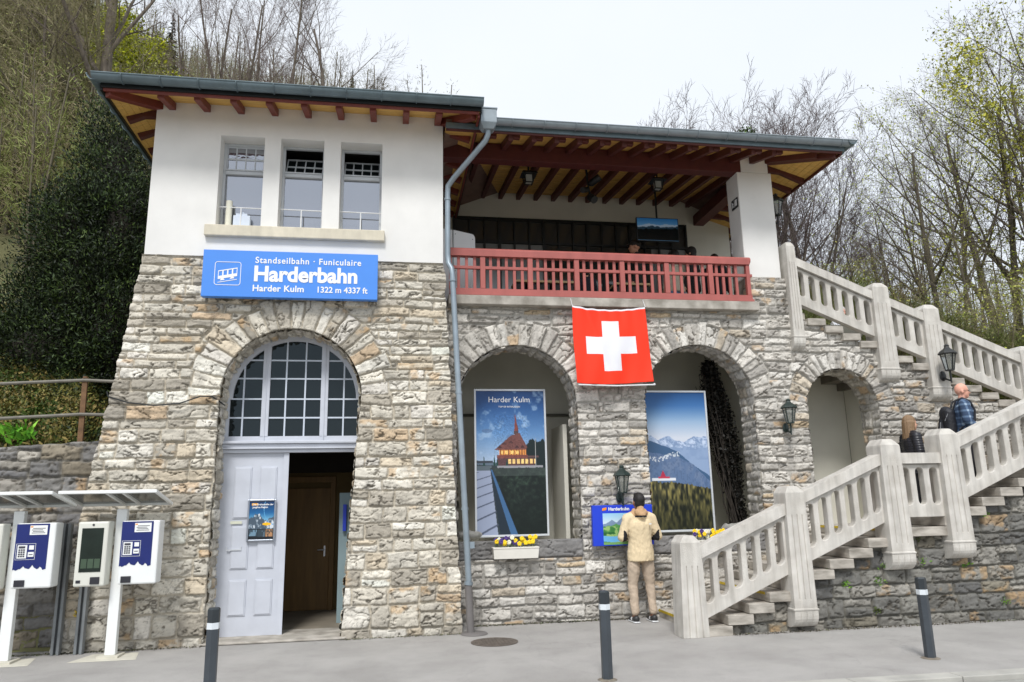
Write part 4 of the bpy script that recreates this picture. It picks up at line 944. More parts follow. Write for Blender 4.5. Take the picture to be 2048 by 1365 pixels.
c.rect(.74, .46, .90, .475, (96, 72, 72)); c.rect(.30, .53, .96, .545, (150, 150, 156)); c.rect(.855, .34, .865, .53, (190, 190, 190))
n3 = fbm(c.X*40, c.Y*90, 61); n4 = fbm(c.X*90, c.Y*180, 62); bld = (c.X > .26) & (c.X < .75) & (c.Y > .17) & (c.Y < .53)
c.a = np.where(bld[..., None], c.a*(.78+.44*n4)[..., None], c.a); c.put(((c.Y*90) % 1 < .3)*(c.Y > .31)*(c.Y < .42)*bld*(np.abs(c.X-.5) < .42*(c.Y-.20)), (70, 44, 46), .35)
for dx_ in (.33, .58, .66): c.poly([(dx_-.02, .405), (dx_+.01, .385), (dx_+.04, .405)], (70, 46, 48))
c.a = c.a*(.95+.10*n4)[..., None]
for xx, yy in ((.26, .45), (.30, .47), (.44, .47), (.11, .455)): c.poly([(xx-.018, .53), (xx, yy), (xx+.018, .53)], (30, 66, 60))
c.rect(0, .495, .24, .51, (60, 66, 76)); c.poly([(0, .56), (.20, .555), (.30, 1.0), (0, 1.0)], (152, 162, 186)); c.rect(0, .53, .22, .56, (92, 104, 112))
pl_ = (((c.Y+.10*c.X)*(36-14*c.Y)) % 1 < .13) & (c.Y > .57) & (c.X < .20+.13*(c.Y-.555)/.445); c.put(pl_.astype(float), (70, 78, 96), .8)
n1 = fbm(c.X*22, c.Y*40, 8); n2 = fbm(c.X*60, c.Y*110, 9)
v = np.clip((n1-.42)*2.2, 0, 1)*sst(1.1, .55, c.Y); bush = (c.Y > .545+.012*(n2-.5)) & (c.X > .20+.34*(c.Y-.555)/.445)
cc = np.stack([18+60*v*n2, 28+74*v*n2, 26+56*v*n2], -1); c.a = np.where(bush[..., None], cc, c.a)
c.put(bush*(c.Y < .60), (92, 100, 98), .45*1.0)
c.poly([(.20, .56), (.24, .56), (.58, 1.0), (.33, 1.0)], (36, 48, 60)); c.poly([(.205, .555), (.225, .555), (.58, 1.0), (.48, 1.0)], (66, 104, 146))
pc = poster('framed_poster', 'tall framed poster of a lit timber restaurant and boardwalk at dusk in the left arch', 1.20, 2.275, 1.10, 3.23, 10.80, c)
text('Harder Kulm', .118, (1.725, 10.803, 3.035), M_lwhite, pc, align='CENTER', bold=-.0005, ext=.001)
text('TOP OF INTERLAKEN', .034, (1.725, 10.803, 2.955), M_lwhite, pc, align='CENTER', ext=.001)
# print 2: snow mountains above a forest
c = Canvas(150, 310); c.grad([(0, (32, 84, 144)), (.1, (62, 112, 170)), (.22, (150, 178, 208)), (.34, (206, 212, 224))])
sn = c.ridge([(0, .345), (.10, .315), (.2, .355), (.38, .315), (.5, .36), (.62, .375), (.80, .325), (.92, .335), (1, .33)], 21, .014, 9, (196, 210, 232))
f = fbm(c.X*12, c.Y*24, 31); f3 = fbm(c.X*26+c.Y*30, c.Y*60-c.X*20, 37); c.put(sn*np.clip((f-.40)*4, 0, 1)*(c.Y < .5), (132, 156, 190), .7); c.put(sn*(f3 > .55)*(c.Y < .43), (104, 128, 168), .55); c.put(sn*((c.Y > .41+.05*(f-.5))), (128, 152, 188), .8)
c.ridge([(0, .355), (.12, .37), (.3, .40), (.5, .44), (.7, .52), (1, .62)], 22, .008, 12, (62, 94, 130)); f = fbm(c.X*14, c.Y*18, 33)
mk = c.ridge([(0, .44), (.2, .45), (.5, .47), (.75, .54), (1, .66)], 23, .01, 10, (92, 116, 152)); c.put(mk*np.clip((f-.45)*4, 0, 1), (116, 132, 160), .6); c.put(mk*(fbm(c.X*50, c.Y*70, 38) > .58), (74, 96, 130), .5)
c.put(((np.abs(c.Y-.475-.02*np.sin(c.X*9)) < .018) & (c.X < .55) & (fbm(c.X*60, c.Y*90, 3) > .56)).astype(float), (206, 214, 222))
fo = c.ridge([(0, .645), (.2, .66), (.45, .66), (.7, .68), (1, .71)], 25, .016, 34, (70, 76, 50))
f1 = vn(c.X*34, c.Y*26, 41); f2 = vn(c.X*70, c.Y*44, 42); lt = np.clip(f1*1.2-.25+.4*(f2-.5), 0, 1)*(1.15-sst(.62, 1.0, c.Y)*.7)
cc = np.stack([26+128*lt, 30+112*lt, 22+62*lt], -1); c.a = np.where((fo > 0)[..., None], cc, c.a)
c.rect(.08, .630, .45, .650, (222, 226, 232)); c.poly([(.20, .63), (.255, .575), (.31, .63)], (176, 46, 74)); c.rect(.18, .62, .36, .634, (190, 60, 84))
poster('framed_poster', 'tall framed poster of snowy peaks above a pine forest in the middle arch', 3.77, 4.82, 1.10, 3.215, 10.80, c)
# information board on the pier
ib = thing('information_board', 'blue framed information board with a green lake panorama, behind the standing man', 'information board', (3.17, 10.2, .97))
q = MB(); q.box(2.755, 3.62, 10.17, 10.24, .97, 1.515); q.build('board', mat('board_blue', L(24, 62, 206), .45, .03, 4), ib, bevel=.006)
c = Canvas(120, 84, (150, 196, 226)); c.grad([(0, (150, 200, 232)), (.3, (206, 224, 236))])
a = c.ridge([(0, .34), (.2, .22), (.3, .30), (.45, .14), (.6, .28), (.75, .18), (1, .3)], 5, .04, 12, (124, 146, 176)); f = fbm(c.X*10, c.Y*10, 6)
c.ridge([(0, .42), (.3, .36), (.6, .42), (1, .36)], 6, .04, 10, (92, 150, 84)); c.put((f > .52)*(c.Y > .42), (60, 120, 60), .8); c.put((f < .42)*(c.Y > .42), (168, 196, 120), .8)
c.put((np.abs(c.Y-.80-.03*np.sin(c.X*7)) < .09).astype(float), (108, 178, 226)); c.rect(.0, .92, 1, 1, (120, 168, 100)); c.put((np.abs(c.Y-.66) < .05)*(f > .48), (38, 92, 50), .8)
c.obj('panorama_print', 2.90, 3.52, .985, 1.405, 10.167, ib, M_print)
text('Harderbahn', .062, (2.985, 10.167, 1.442), M_lwhite, ib, bold=.002, ext=.001)
q = MB(); q.prism([(2.895, 1.44), (2.955, 1.45), (2.96, 1.485), (2.90, 1.475)], 10.166, 10.1695); q.build('emblem', mat('orange_mark', L(240, 150, 30), .5, .02, 3), ib)
q = MB(); q.prism([(3.38, 1.448), (3.392, 1.444), (3.42, 1.478), (3.41, 1.482)], 10.166, 10.1695); q.build('emblem', mat('pink_mark', L(200, 120, 180), .5, .02, 3), ib)
# small poster on the door
dpz = thing('door_poster', 'small silver snap-frame poster of a mountain summit hung on the open door leaf', 'poster', (-1.6, 10.1, 1.17))
q = MB(); xa, xb, za, zb = -1.795, -1.445, 1.165, 1.685; b = .022
q.box(xa, xa+b, 10.098, 10.128, za, zb); q.box(xb-b, xb, 10.098, 10.128, za, zb); q.box(xa+b, xb-b, 10.098, 10.128, zb-b, zb); q.box(xa+b, xb-b, 10.098, 10.128, za, za+b)
q.build('frame', mat('snap_frame', L(160, 166, 176), .3, .05, 5, metal=.7), dpz, bevel=.005)
c = Canvas(70, 100); c.grad([(0, (18, 52, 92)), (.3, (30, 96, 150)), (.5, (120, 176, 206)), (.6, (176, 200, 214))]); f = fbm(c.X*9, c.Y*9, 12)
a = c.ridge([(0, .46), (.3, .34), (.42, .36), (.6, .5), (1, .42)], 13, .05, 12, (120, 136, 150)); c.put(a*(f > .5), (64, 78, 92), .8); c.put(a*(f < .40), (226, 232, 238), .8)
c.put((((c.X-1)**2+(c.Y-.2)**2 > .16) & ((c.X-1)**2+(c.Y-.2)**2 < .18)).astype(float), (90, 160, 206)); c.rect(.1, .06, .34, .12, (240, 170, 30)); c.put((((c.X-.72)**2/.03+(c.Y-.60)**2/.0014) < 1).astype(float), (246, 186, 30))
c.rect(0, .72, 1, 1, (28, 34, 40)); c.rect(.04, .74, .34, .90, (110, 140, 160)); c.rect(.37, .74, .66, .92, (90, 110, 124)); c.rect(.69, .74, .97, .92, (176, 132, 96)); c.put((f > .55)*(c.Y > .74)*(c.Y < .92), (40, 52, 60), .7)
c.obj('print', xa+b-.002, xb-b+.002, za+b-.002, zb-b+.002, 10.110, dpz, M_print)
text('Die Drehscheibe der', .030, (-1.735, 10.107, 1.612), M_lwhite, dpz, bold=.0008, ext=.0005); text('Jungfrau Region', .030, (-1.735, 10.107, 1.578), M_lwhite, dpz, bold=.0008, ext=.0005)
# exit sign on the veranda pier
es = thing('exit_sign', 'small black and white exit pictogram fixed to the inner side of the veranda pier', 'sign', (5.41, 10.4, 6.2))
q = MB(); q.box(5.408, 5.424, 10.36, 10.56, 6.12, 6.28); q.build('plate', M_black, es)
q = MB(); q.box(5.405, 5.4078, 10.375, 10.43, 6.15, 6.25); q.box(5.405, 5.4078, 10.45, 10.46, 6.14, 6.26); q.bar((5.4064, 10.49, 6.15), (5.4064, 10.53, 6.25), .002, .016, (1, 0, 0)); q.bar((5.4064, 10.53, 6.15), (5.4064, 10.49, 6.22), .002, .014, (1, 0, 0)); q.build('pictogram', M_lwhite, es)

# ------------------------------------------------------------------ wall lanterns
def lantern(x, y, z, label, m=M_dgreen, s=1.0, side=(0, -1)):
    t = thing('wall_lantern', label, 'lantern', (x, y, z), 'wall lanterns on the station')
    dx, dy = side; cx, cy = x+dx*.17*s, y+dy*.17*s; a = math.pi/4
    q = MB(); q.lathe((cx, cy, z), [(.0, .30), (.12, .285), (.128, .30), (.10, .335), (.045, .375), (.03, .40), (.038, .415), (.02, .435), (0, .44)], 6); q.v = [(cx+(a_-cx)*s, cy+(b_-cy)*s, z+(c_-z)*s) for a_, b_, c_ in q.v]; q.build('roof', m, t, smooth=30)
    q = MB()
    for k in range(6):
        tt = 2*math.pi*(k+.5)/6; u = 2*math.pi*(k+1.5)/6
        q.bar((cx+.055*math.cos(tt)*s, cy+.055*math.sin(tt)*s, z+.06*s), (cx+.098*math.cos(tt)*s, cy+.098*math.sin(tt)*s, z+.29*s), .012*s, .012*s)
        q.bar((cx+.055*math.cos(tt)*s, cy+.055*math.sin(tt)*s, z+.06*s), (cx+.055*math.cos(u)*s, cy+.055*math.sin(u)*s, z+.06*s), .012*s, .014*s)
    q.lathe((cx, cy, z+.045*s), [(0, 0), (.05*s, .01*s), (.055*s, .02*s), (0, .02*s)], 6); q.build('cage', m, t)
    q = MB(); q.lathe((cx, cy, z), [(.050*s, .068*s), (.092*s, .285*s)], 6); q.build('glass', mat('lantern_glass', (.5, .52, .50), .1, .1, 8, trans=.75), t)
    q = MB(); q.lathe((cx, cy, z+.07*s), [(.0, 0), (.013*s, 0), (.013*s, .09*s), (.02*s, .11*s), (.012*s, .16*s), (0, .165*s)], 8); q.build('bulb', mat('cream_bulb', (.7, .66, .5), .4, .05, 4), t)
    q = MB(); q.tube([(cx, cy, z+.05*s), (cx, cy, z-.06*s), (cx-dx*.02, cy-dy*.02, z-.085*s), (x, y, z-.02*s)], .013*s, 8); q.tube([(cx, cy, z-.06*s), (cx, cy, z-.12*s)], .010*s, 6)
    q.ell((x+dx*.02, y+dy*.02, z-.0*s), .055*s if dy else .02, .02 if dy else .055*s, .075*s); q.build('bracket', m, t, smooth=40)
    return t
lantern(3.19, 10.29, 1.62, 'dark green wall lantern on the pier directly above the blue information board')
lantern(5.80, 10.27, 2.58, 'dark green wall lantern on the pier between the second and third arches', s=.95)
lantern(8.46, 10.17, 3.36, 'black wall lantern on a concrete pillar of the upper stair balustrade', M_black, 1.08)
lantern(6.02, 10.55, 6.02, 'black lantern on the outer right side of the white veranda pier', M_black, 1.0, (1, 0))

# ------------------------------------------------------------------ flower boxes
def flowers(t, x0, x1, y, z, n, seed):
    rng = random.Random(seed); lf = MB(); cols_ = {'yellow': MB(), 'violet': MB(), 'white': MB()}
    for i in range(n*12):
        x = rng.uniform(x0, x1); yy = y+rng.uniform(-.06, .05); zz = z+rng.uniform(-.01, .09); s_ = rng.uniform(.012, .026)
        v = [Vector((rng.uniform(-1, 1), rng.uniform(-1, 1), rng.uniform(-.4, 1)))*s_ for _ in range(3)]; lf.add([tuple(Vector((x, yy, zz))+q_) for q_ in v], [(0, 1, 2)])
    for i in range(n):
        x = x0+(x1-x0)*(i+rng.random())/n; kk = rng.choice(['yellow', 'yellow', 'violet', 'white', 'violet']) if i < n*.55 else rng.choice(['yellow', 'yellow', 'yellow', 'violet'])
        mb = cols_[kk]; cz = z+rng.uniform(.04, .13); cy = y+rng.uniform(-.09, .0)
        for k in range(5):
            a = 2*math.pi*k/5+.3; mb.ell((x+.016*math.cos(a), cy-.004*k*.3, cz+.016*math.sin(a)), .017, .006, .017, 8, 5)
    lf.build('foliage', mat('pansy_leaf', L(58, 92, 40), .6, .3, 40), t)
    for k, cc in (('yellow', L(246, 208, 20)), ('violet', L(76, 52, 120)), ('white', L(236, 232, 206))):
        if cols_[k].v: cols_[k].build('blossoms', mat(k+'_petal', cc, .6, .08, 60), t, smooth=True)
def planter(x0, x1, y0, z0, label, seed):
    t = thing('flower_box', label, 'flower box', ((x0+x1)/2, y0, z0), 'flower boxes under the arches')
    q = MB(); y1 = y0+.16; q.hexa([(x0+.012, y0+.008, z0), (x1-.012, y0+.008, z0), (x1-.012, y1, z0), (x0+.012, y1, z0), (x0, y0, z0+.13), (x1, y0, z0+.13), (x1, y1, z0+.13), (x0, y1, z0+.13)]); q.box(x0-.004, x1+.004, y0-.006, y1+.004, z0+.13, z0+.15)
    q.build('box', mat('cream_planter', L(222, 218, 208), .6, .03, 4), t, bevel=.004)
    flowers(t, x0+.03, x1-.03, y0+.08, z0+.15, 26, seed); return t
planter(1.365, 1.985, 10.12, .845, 'cream flower box of yellow and violet pansies under the left arch poster', 3)
planter(4.15, 4.75, 10.12, .86, 'cream flower box with yellow pansies under the mountain poster, partly behind the balustrade', 4)
for k, (x, z, s_) in enumerate(((1.08, 1.09, .19), (5.15, 1.10, .22), (4.95, 1.09, .14))):
    q = MB(); q.ell((x, 10.62, z+.05), s_, .11, .07, 12, 8); me_o = q.build('loose_stone', mat('loose_grey_stone', L(150, 148, 142), .9, .25, 8, .6, 30), smooth=True)
    for v in me_o.data.vertices: v.co += Vector((math.sin(v.co.x*31+k), math.sin(v.co.z*47), math.sin(v.co.x*43+v.co.z*20)))*.012
    tag(me_o, ['flat grey stone lying on the left arch sill beside the downpipe', 'long grey stone lying on the middle arch sill near the vine', 'smaller grey stone on the middle arch sill right of the poster'][k], 'stone', 'loose stones on the arch sills')

# ------------------------------------------------------------------ bollards
def bollard(x, y, label, h=.77, ang=0):
    t = thing('bollard', label, 'bollard', (x, y, 0), 'bollards along the pavement edge')
    q = MB(); r_ = .052; q.lathe((x, y, 0), [(r_, 0), (r_, h-.165)], 6); q.build('shaft', mat('anthracite_paint', L(62, 68, 74), .45, .12, 6, .1, 60), t)
    q = MB(); q.lathe((x, y, 0), [(r_+.001, h-.165), (r_+.001, h-.115)], 6); q.build('white_band', mat('reflective_band', L(216, 222, 226), .3, .04, 10), t)
    q = MB(); q.lathe((x, y, 0), [(r_, h-.115), (r_, h-.012), (r_-.012, h), (0, h)], 6); q.build('cap', mat('anthracite_cap', L(44, 50, 54), .4, .12, 6), t)
    q = MB(); q.lathe((x, y, 0), [(r_+.04, .001), (r_+.02, .008), (r_, .012)], 12); q.build('base_ring', mat('base_grit', L(120, 112, 100), .9, .2, 20), t)
bollard(1.965, 6.97, 'dark hexagonal bollard with white band standing in front of the middle of the station')
bollard(5.28, 7.04, 'dark bollard with white band in front of the stair side wall', .765)
bollard(-1.42, 6.75, 'dark bollard with white band in front of the white entrance door', .79)
# ------------------------------------------------------------------ ticket kiosks
def kiosk():
    t = thing('ticket_kiosk', 'white ticket kiosk with dark screen and blue terminal, the one nearer the portal', 'ticket machine', (-3.03, 9.32, 0), 'ticket kiosks along the retaining wall')
    W_ = mat('kiosk_white', L(232, 234, 232), .4, .03, 3); Cr = mat('kiosk_cream', L(214, 214, 204), .45, .04, 3)
    q = MB(); q.box(-3.085, -2.975, 9.30, 9.38, .03, 1.60); q.build('post', W_, t, bevel=.006)
    q = MB(); q.box(-3.14, -2.92, 9.22, 9.46, .008, .03); q.hexa([(-3.40, 9.12, .002), (-2.70, 9.12, .002), (-2.80, 9.55, .002), (-3.30, 9.55, .002), (-3.36, 9.14, .008), (-2.74, 9.14, .008), (-2.82, 9.53, .008), (-3.28, 9.53, .008)]); q.build('base_plate', mat('kiosk_base', L(196, 192, 178), .8, .08, 6), t)
    q = MB(); za, zb = 1.775, 1.635; ya, yb = 8.98, 9.66; xa, xb = -3.60, -2.58
    def sl(x0, x1, y0, y1, th=.035):
        z = lambda y: za+(zb-za)*(y-ya)/(yb-ya); q.hexa([(x0, y0, z(y0)), (x1, y0, z(y0)), (x1, y1, z(y1)), (x0, y1, z(y1)), (x0, y0, z(y0)+th), (x1, y0, z(y0)+th), (x1, y1, z(y1)+th), (x0, y1, z(y1)+th)])
    sl(xa, xb, ya, ya+.03); sl(xa, xb, yb-.03, yb); sl(xa, xa+.03, ya+.031, yb-.031); sl(xb-.03, xb, ya+.031, yb-.031); sl(-3.13, -3.10, ya+.031, yb-.031, .03); sl(-2.96, -2.93, ya+.031, yb-.031, .03)
    c_ = q.build('canopy_frame', W_, t, bevel=.004)
    q = MB(); z = lambda y: za+.026+(zb-za)*(y-ya)/(yb-ya); q.hexa([(xa+.02, ya+.02, z(ya+.02)), (xb-.02, ya+.02, z(ya+.02)), (xb-.02, yb-.02, z(yb-.02)), (xa+.02, yb-.02, z(yb-.02)), (xa+.02, ya+.02, z(ya+.02)+.006), (xb-.02, ya+.02, z(ya+.02)+.006), (xb-.02, yb-.02, z(yb-.02)+.006), (xa+.02, yb-.02, z(yb-.02)+.006)])
    q.build('canopy_pane', mat('smoked_pane', (.10, .11, .10), .15, .1, 5, trans=.6), c_)
    q = MB(); q.box(-3.42, -3.10, 9.14, 9.32, .775, 1.47); su = q.build('screen_unit', Cr, t, bevel=.018)
    q = MB(); q.box(-3.372, -3.148, 9.135, 9.142, .93, 1.40); q.build('screen', mat('screen_dark', L(30, 40, 36), .12, .2, 6), su)
    q = MB()
    for i in range(3): q.box(-3.355+i*.068, -3.297+i*.068, 9.1335, 9.1348, .97, 1.07)
    q.build('screen_buttons', mat('screen_green', L(66, 84, 66), .3, .1, 12), su)
    q = MB(); q.tube([(-3.26, 9.139, 1.435), (-3.26, 9.134, 1.435)], .012, 12); q.box(-3.39, -3.345, 9.134, 9.142, .815, .845); q.box(-3.245, -3.15, 9.130, 9.142, .80, .875); q.build('card_slots', mat('dark_plastic', L(46, 46, 52), .35, .1, 9), su)
    q = MB(); q.box(-2.96, -2.56, 9.12, 9.32, .785, 1.47); pu = q.build('payment_unit', W_, t, bevel=.018)
    q = MB(); xs_ = [-2.955+.33*i/22 for i in range(23)]; zz = [.98+.035*max(0, 1-abs(i-7)/3.5)+.045*max(0, 1-abs(i-13)/3.)+.03*max(0, 1-abs(i-18)/2.)+.006*math.sin(i*2.1) for i in range(23)]
    for i in range(22): q.prism([(xs_[i], zz[i]), (xs_[i+1], zz[i+1]), (xs_[i+1], 1.462), (xs_[i], 1.462)], 9.1165, 9.1215)
    q.build('blue_front', mat('kiosk_navy', L(22, 36, 104), .35, .06, 5), pu)
    q = MB(); q.box(-2.82, -2.645, 9.113, 9.1162, 1.345, 1.445); q.build('notice', W_, pu)
    q = MB(); q.box(-2.815, -2.79, 9.1115, 9.1128, 1.425, 1.437); q.build('mark', mat('orange_mark', (.8, .3, .02)), pu)
    q = MB()
    for i in range(4): q.box(-2.80+.01*(i % 2), -2.665-.012*(i % 3), 9.1115, 9.1128, 1.362+.016*i, 1.368+.016*i)
    q.build('notice_lines', mat('ink', L(60, 60, 70), .6, .05, 9), pu)
    q = MB(); w_ = .003; x0, x1, z0, z1 = -2.94, -2.745, 1.085, 1.255
    q.box(x0, x1, 9.1135, 9.1162, z0, z0+w_); q.box(x0, x1, 9.1135, 9.1162, z1-w_, z1); q.box(x0, x0+w_, 9.1135, 9.1162, z0+w_, z1-w_); q.box(x1-w_, x1, 9.1135, 9.1162, z0+w_, z1-w_)
    q.box(-2.925, -2.83, 9.113, 9.1162, 1.10, 1.24); q.box(-2.81, -2.762, 9.113, 9.1162, 1.19, 1.235); q.box(-2.815, -2.757, 9.110, 9.1162, 1.115, 1.165); q.build('keypad_panel', W_, pu)
    q = MB()
    for i in range(3):
        for j in range(4): q.box(-2.912+i*.023, -2.895+i*.023, 9.110, 9.1128, 1.115+j*.022, 1.130+j*.022)
    q.box(-2.912, -2.849, 9.110, 9.1128, 1.206, 1.228); q.box(-2.805, -2.767, 9.108, 9.1098, 1.135, 1.143); q.build('keys', mat('ink', (.05, .05, .06)), pu)
    q = MB(); q.box(-2.925, -2.82, 9.108, 9.121, .805, .875); q.build('ticket_tray', mat('dark_plastic', (.03, .03, .035)), pu, bevel=.005)
    return t
K1 = kiosk()
def copy_tree(o, parent=None):
    c_ = o.copy(); col.objects.link(c_)
    if parent is not None: c_.parent = parent
    for ch in list(o.children): copy_tree(ch, c_)
    return c_
K2 = copy_tree(K1); K2.location.x -= 1.055; K2.location.y -= .05
K2['label'] = 'white ticket kiosk at the far left, its screen cut off by the frame'
for i, (x, y) in enumerate(((-3.72, 9.62), (-3.47, 9.60))):
    q = MB(); q.box(x-.045, x-.015, y, y+.08, 0, 1.45); q.box(x+.015, x+.045, y, y+.08, 0, 1.45); q.box(x-.015, x+.015, y+.05, y+.08, 0, 1.45)
    tag(q.build('cable_duct', mat('duct_grey', L(122, 126, 128), .5, .1, 6), bevel=.004), ['left one of the two grey steel cable ducts rising behind the ticket kiosks', 'right one of the two grey steel cable ducts rising behind the ticket kiosks'][i], 'cable duct', 'cable ducts behind the kiosks')

# ------------------------------------------------------------------ things on the veranda
tv = thing('television', 'flat black television showing snowy mountains, hung from the veranda beam', 'television', (4.65, 11.8, 6.2))
q = MB(); q.box(4.22, 5.0, 11.80, 11.85, 6.02, 6.46); q.build('casing', M_black, tv, bevel=.005)
c = Canvas(90, 52); c.grad([(0, (44, 104, 160)), (.4, (100, 150, 190))]); c.ridge([(0, .36), (.3, .26), (.5, .30), (.7, .24), (1, .28)], 3, .05, 12, (150, 170, 190)); f = fbm(c.X*12, c.Y*9, 3); c.ridge([(0, .42), (.4, .34), (.7, .38), (1, .34)], 4, .06, 14, (40, 60, 74)); c.ridge([(0, .50), (1, .44)], 6, .05, 14, (10, 14, 14))
c.obj('screen', 4.235, 4.985, 6.035, 6.445, 11.798, tv, attr_mat('lit_screen', rough=.2, var=0, emit=.12))
q = MB(); q.tube([(4.63, 11.87, 6.3), (4.63, 11.87, 7.12)], .018, 8); q.build('hanger', M_black, tv)
for i, (x, y) in enumerate(((2.17, 11.1), (4.38, 11.1))):
    t = thing('ceiling_lantern', ['black square ceiling lantern under the veranda roof, nearer the downpipe', 'black square ceiling lantern under the veranda roof, above the television'][i], 'lantern', (x, y, 6.7), 'ceiling lanterns of the veranda')
    q = MB(); q.hexa([(x-.10, y-.10, 6.86), (x+.10, y-.10, 6.86), (x+.10, y+.10, 6.86), (x-.10, y+.10, 6.86), (x-.13, y-.13, 6.82), (x+.13, y-.13, 6.82), (x+.13, y+.13, 6.82), (x-.13, y+.13, 6.82)][4:]+[(x-.10, y-.10, 6.86), (x+.10, y-.10, 6.86), (x+.10, y+.10, 6.86), (x-.10, y+.10, 6.86)]); q.tube([(x, y, 6.86), (x, y, 6.99)], .015, 6); q.build('roof', M_black, t)
    q = MB()
    for sx in (-1, 1):
        for sy in (-1, 1): q.bar((x+sx*.085, y+sy*.085, 6.82), (x+sx*.06, y+sy*.06, 6.68), .014, .014)
        q.bar((x-.06, y+sx*.06, 6.68), (x+.06, y+sx*.06, 6.68), .014, .014); q.bar((x+sx*.06, y-.06, 6.68), (x+sx*.06, y+.06, 6.68), .014, .014)
    q.build('cage', M_black, t)
    q = MB(); q.box(x-.05, x+.05, y-.05, y+.05, 6.69, 6.815); q.build('glass', mat('frosted_lamp_glass', (.4, .4, .36), .3, .05, 5), t)
t = thing('spotlight_cluster', 'black cluster of tilted spotlights hanging in the middle of the veranda ceiling', 'spotlight', (3.2, 11.2, 6.7))
q = MB(); q.tube([(3.15, 11.1, 6.98), (3.17, 11.1, 6.72)], .02, 8); q.tube([(3.17, 11.1, 6.72), (3.2, 11.1, 6.5)], .015, 8); q.build('stem', M_black, t)
for a, b, r_ in (((3.19, 11.1, 6.70), (3.34, 10.98, 6.80), .055), ((3.18, 11.1, 6.50), (3.24, 11.0, 6.40), .06), ((3.16, 11.1, 6.62), (3.05, 11.0, 6.56), .045)):
    q = MB(); a = Vector(a); b = Vector(b); q.tube([a, a.lerp(b, .15), b, b+(b-a)*.02], [r_*.5, r_, r_*1.1, r_*1.1], 12); q.build('spot_head', M_black, t, smooth=40)
t = thing('service_cabinet', 'white rounded two-part cabinet at the left end behind the red railing', 'cabinet', (1.0, 10.9, 4.38))
q = MB(); q.prism([(.70, 4.6), (.905, 4.6), (.905, 5.77), (.70, 5.79)], 10.95, 11.0); q.build('narrow_panel', M_white, t, bevel=.006)
q = MB(); q.prism([(.92, 4.6), (1.26, 4.6), (1.26, 5.62), (1.255, 5.66), (1.24, 5.695), (1.21, 5.71), (.92, 5.77)], 10.95, 11.02); q.build('wide_panel', M_white, t, bevel=.006)
q = MB(); q.tube([(.912, 10.93, 4.5), (.912, 10.93, 5.75)], .006, 6); q.box(.88, 1.3, 10.93, 11.1, 4.55, 4.585)
for x, z in ((.95, 5.70), (1.22, 5.62), (.95, 5.1), (1.22, 5.1)): q.ell((x, 10.948, z), .008, .004, .008, 8, 4)
q.box(1.0, 1.03, 10.98, 11.02, 4.38, 4.6); q.build('fittings', mat('zinc_fitting', L(130, 134, 136), .4, .1, 8, metal=.6), t)
for i, (xa, xb) in enumerate(((1.88, 2.86), (3.5, 4.1))):
    t = thing('bench', ['long dark bench with pale wooden top behind the left half of the railing', 'short dark bench with pale wooden top behind the middle of the railing'][i], 'bench', (xa, 11.0, 4.38), 'veranda benches')
    q = MB(); q.box(xa, xb, 10.95, 11.35, 4.95, 4.985); q.build('seat', mat('pale_wood', L(186, 158, 118), .6, .12, 5, stretch=(.5, 6, 6)), t, bevel=.004)
    n = max(2, int((xb-xa)/.18))
    for k in range(n):
        q = MB(); a = xa+(xb-xa)*k/n; q.box(a+.01, a+(xb-xa)/n-.03, 10.98, 11.30, 4.385, 4.949); q.build('drawer', mat('dark_cupboard', L(28, 26, 26), .6, .1, 6), t, bevel=.004)

# ------------------------------------------------------------------ people
def cap_(mb, a, b, ra, rb, n=14):
    a = Vector(a); b = Vector(b); d = b-a; Ln = max(d.length, 1e-4); d.normalize(); P = []; r_ = []
    for i in range(5): t = math.pi/2*i/4; P.append(a-d*ra*math.cos(t)); r_.append(max(ra*math.sin(t), 1e-4))
    for i in range(5): t = math.pi/2*i/4; P.append(b+d*rb*math.sin(t)); r_.append(max(rb*math.cos(t), 1e-4))
    # straight frame so that near-coincident points stay stable
    s_ = d.cross(Vector((0, 0, 1)));
    if s_.length < 1e-3: s_ = d.cross(Vector((0, 1, 0)))
    s_.normalize(); u = d.cross(s_); base = len(mb.v)
    for p, r__ in zip(P, r_):
        for j in range(n): t = 2*math.pi*j/n; mb.v.append(tuple(p+(s_*math.cos(t)+u*math.sin(t))*r__))
    for i in range(len(P)-1):
        for j in range(n): mb.f.append((base+i*n+j, base+i*n+(j+1) % n, base+(i+1)*n+(j+1) % n, base+(i+1)*n+j)); mb.m.append(0)
    mb.f.append(tuple(base+j for j in range(n))[::-1]); mb.m.append(0); mb.f.append(tuple(base+(len(P)-1)*n+j for j in range(n))); mb.m.append(0)
def chain(mb, pts, rs):
    for i in range(len(pts)-1): cap_(mb, pts[i], pts[i+1], rs[i], rs[i+1])
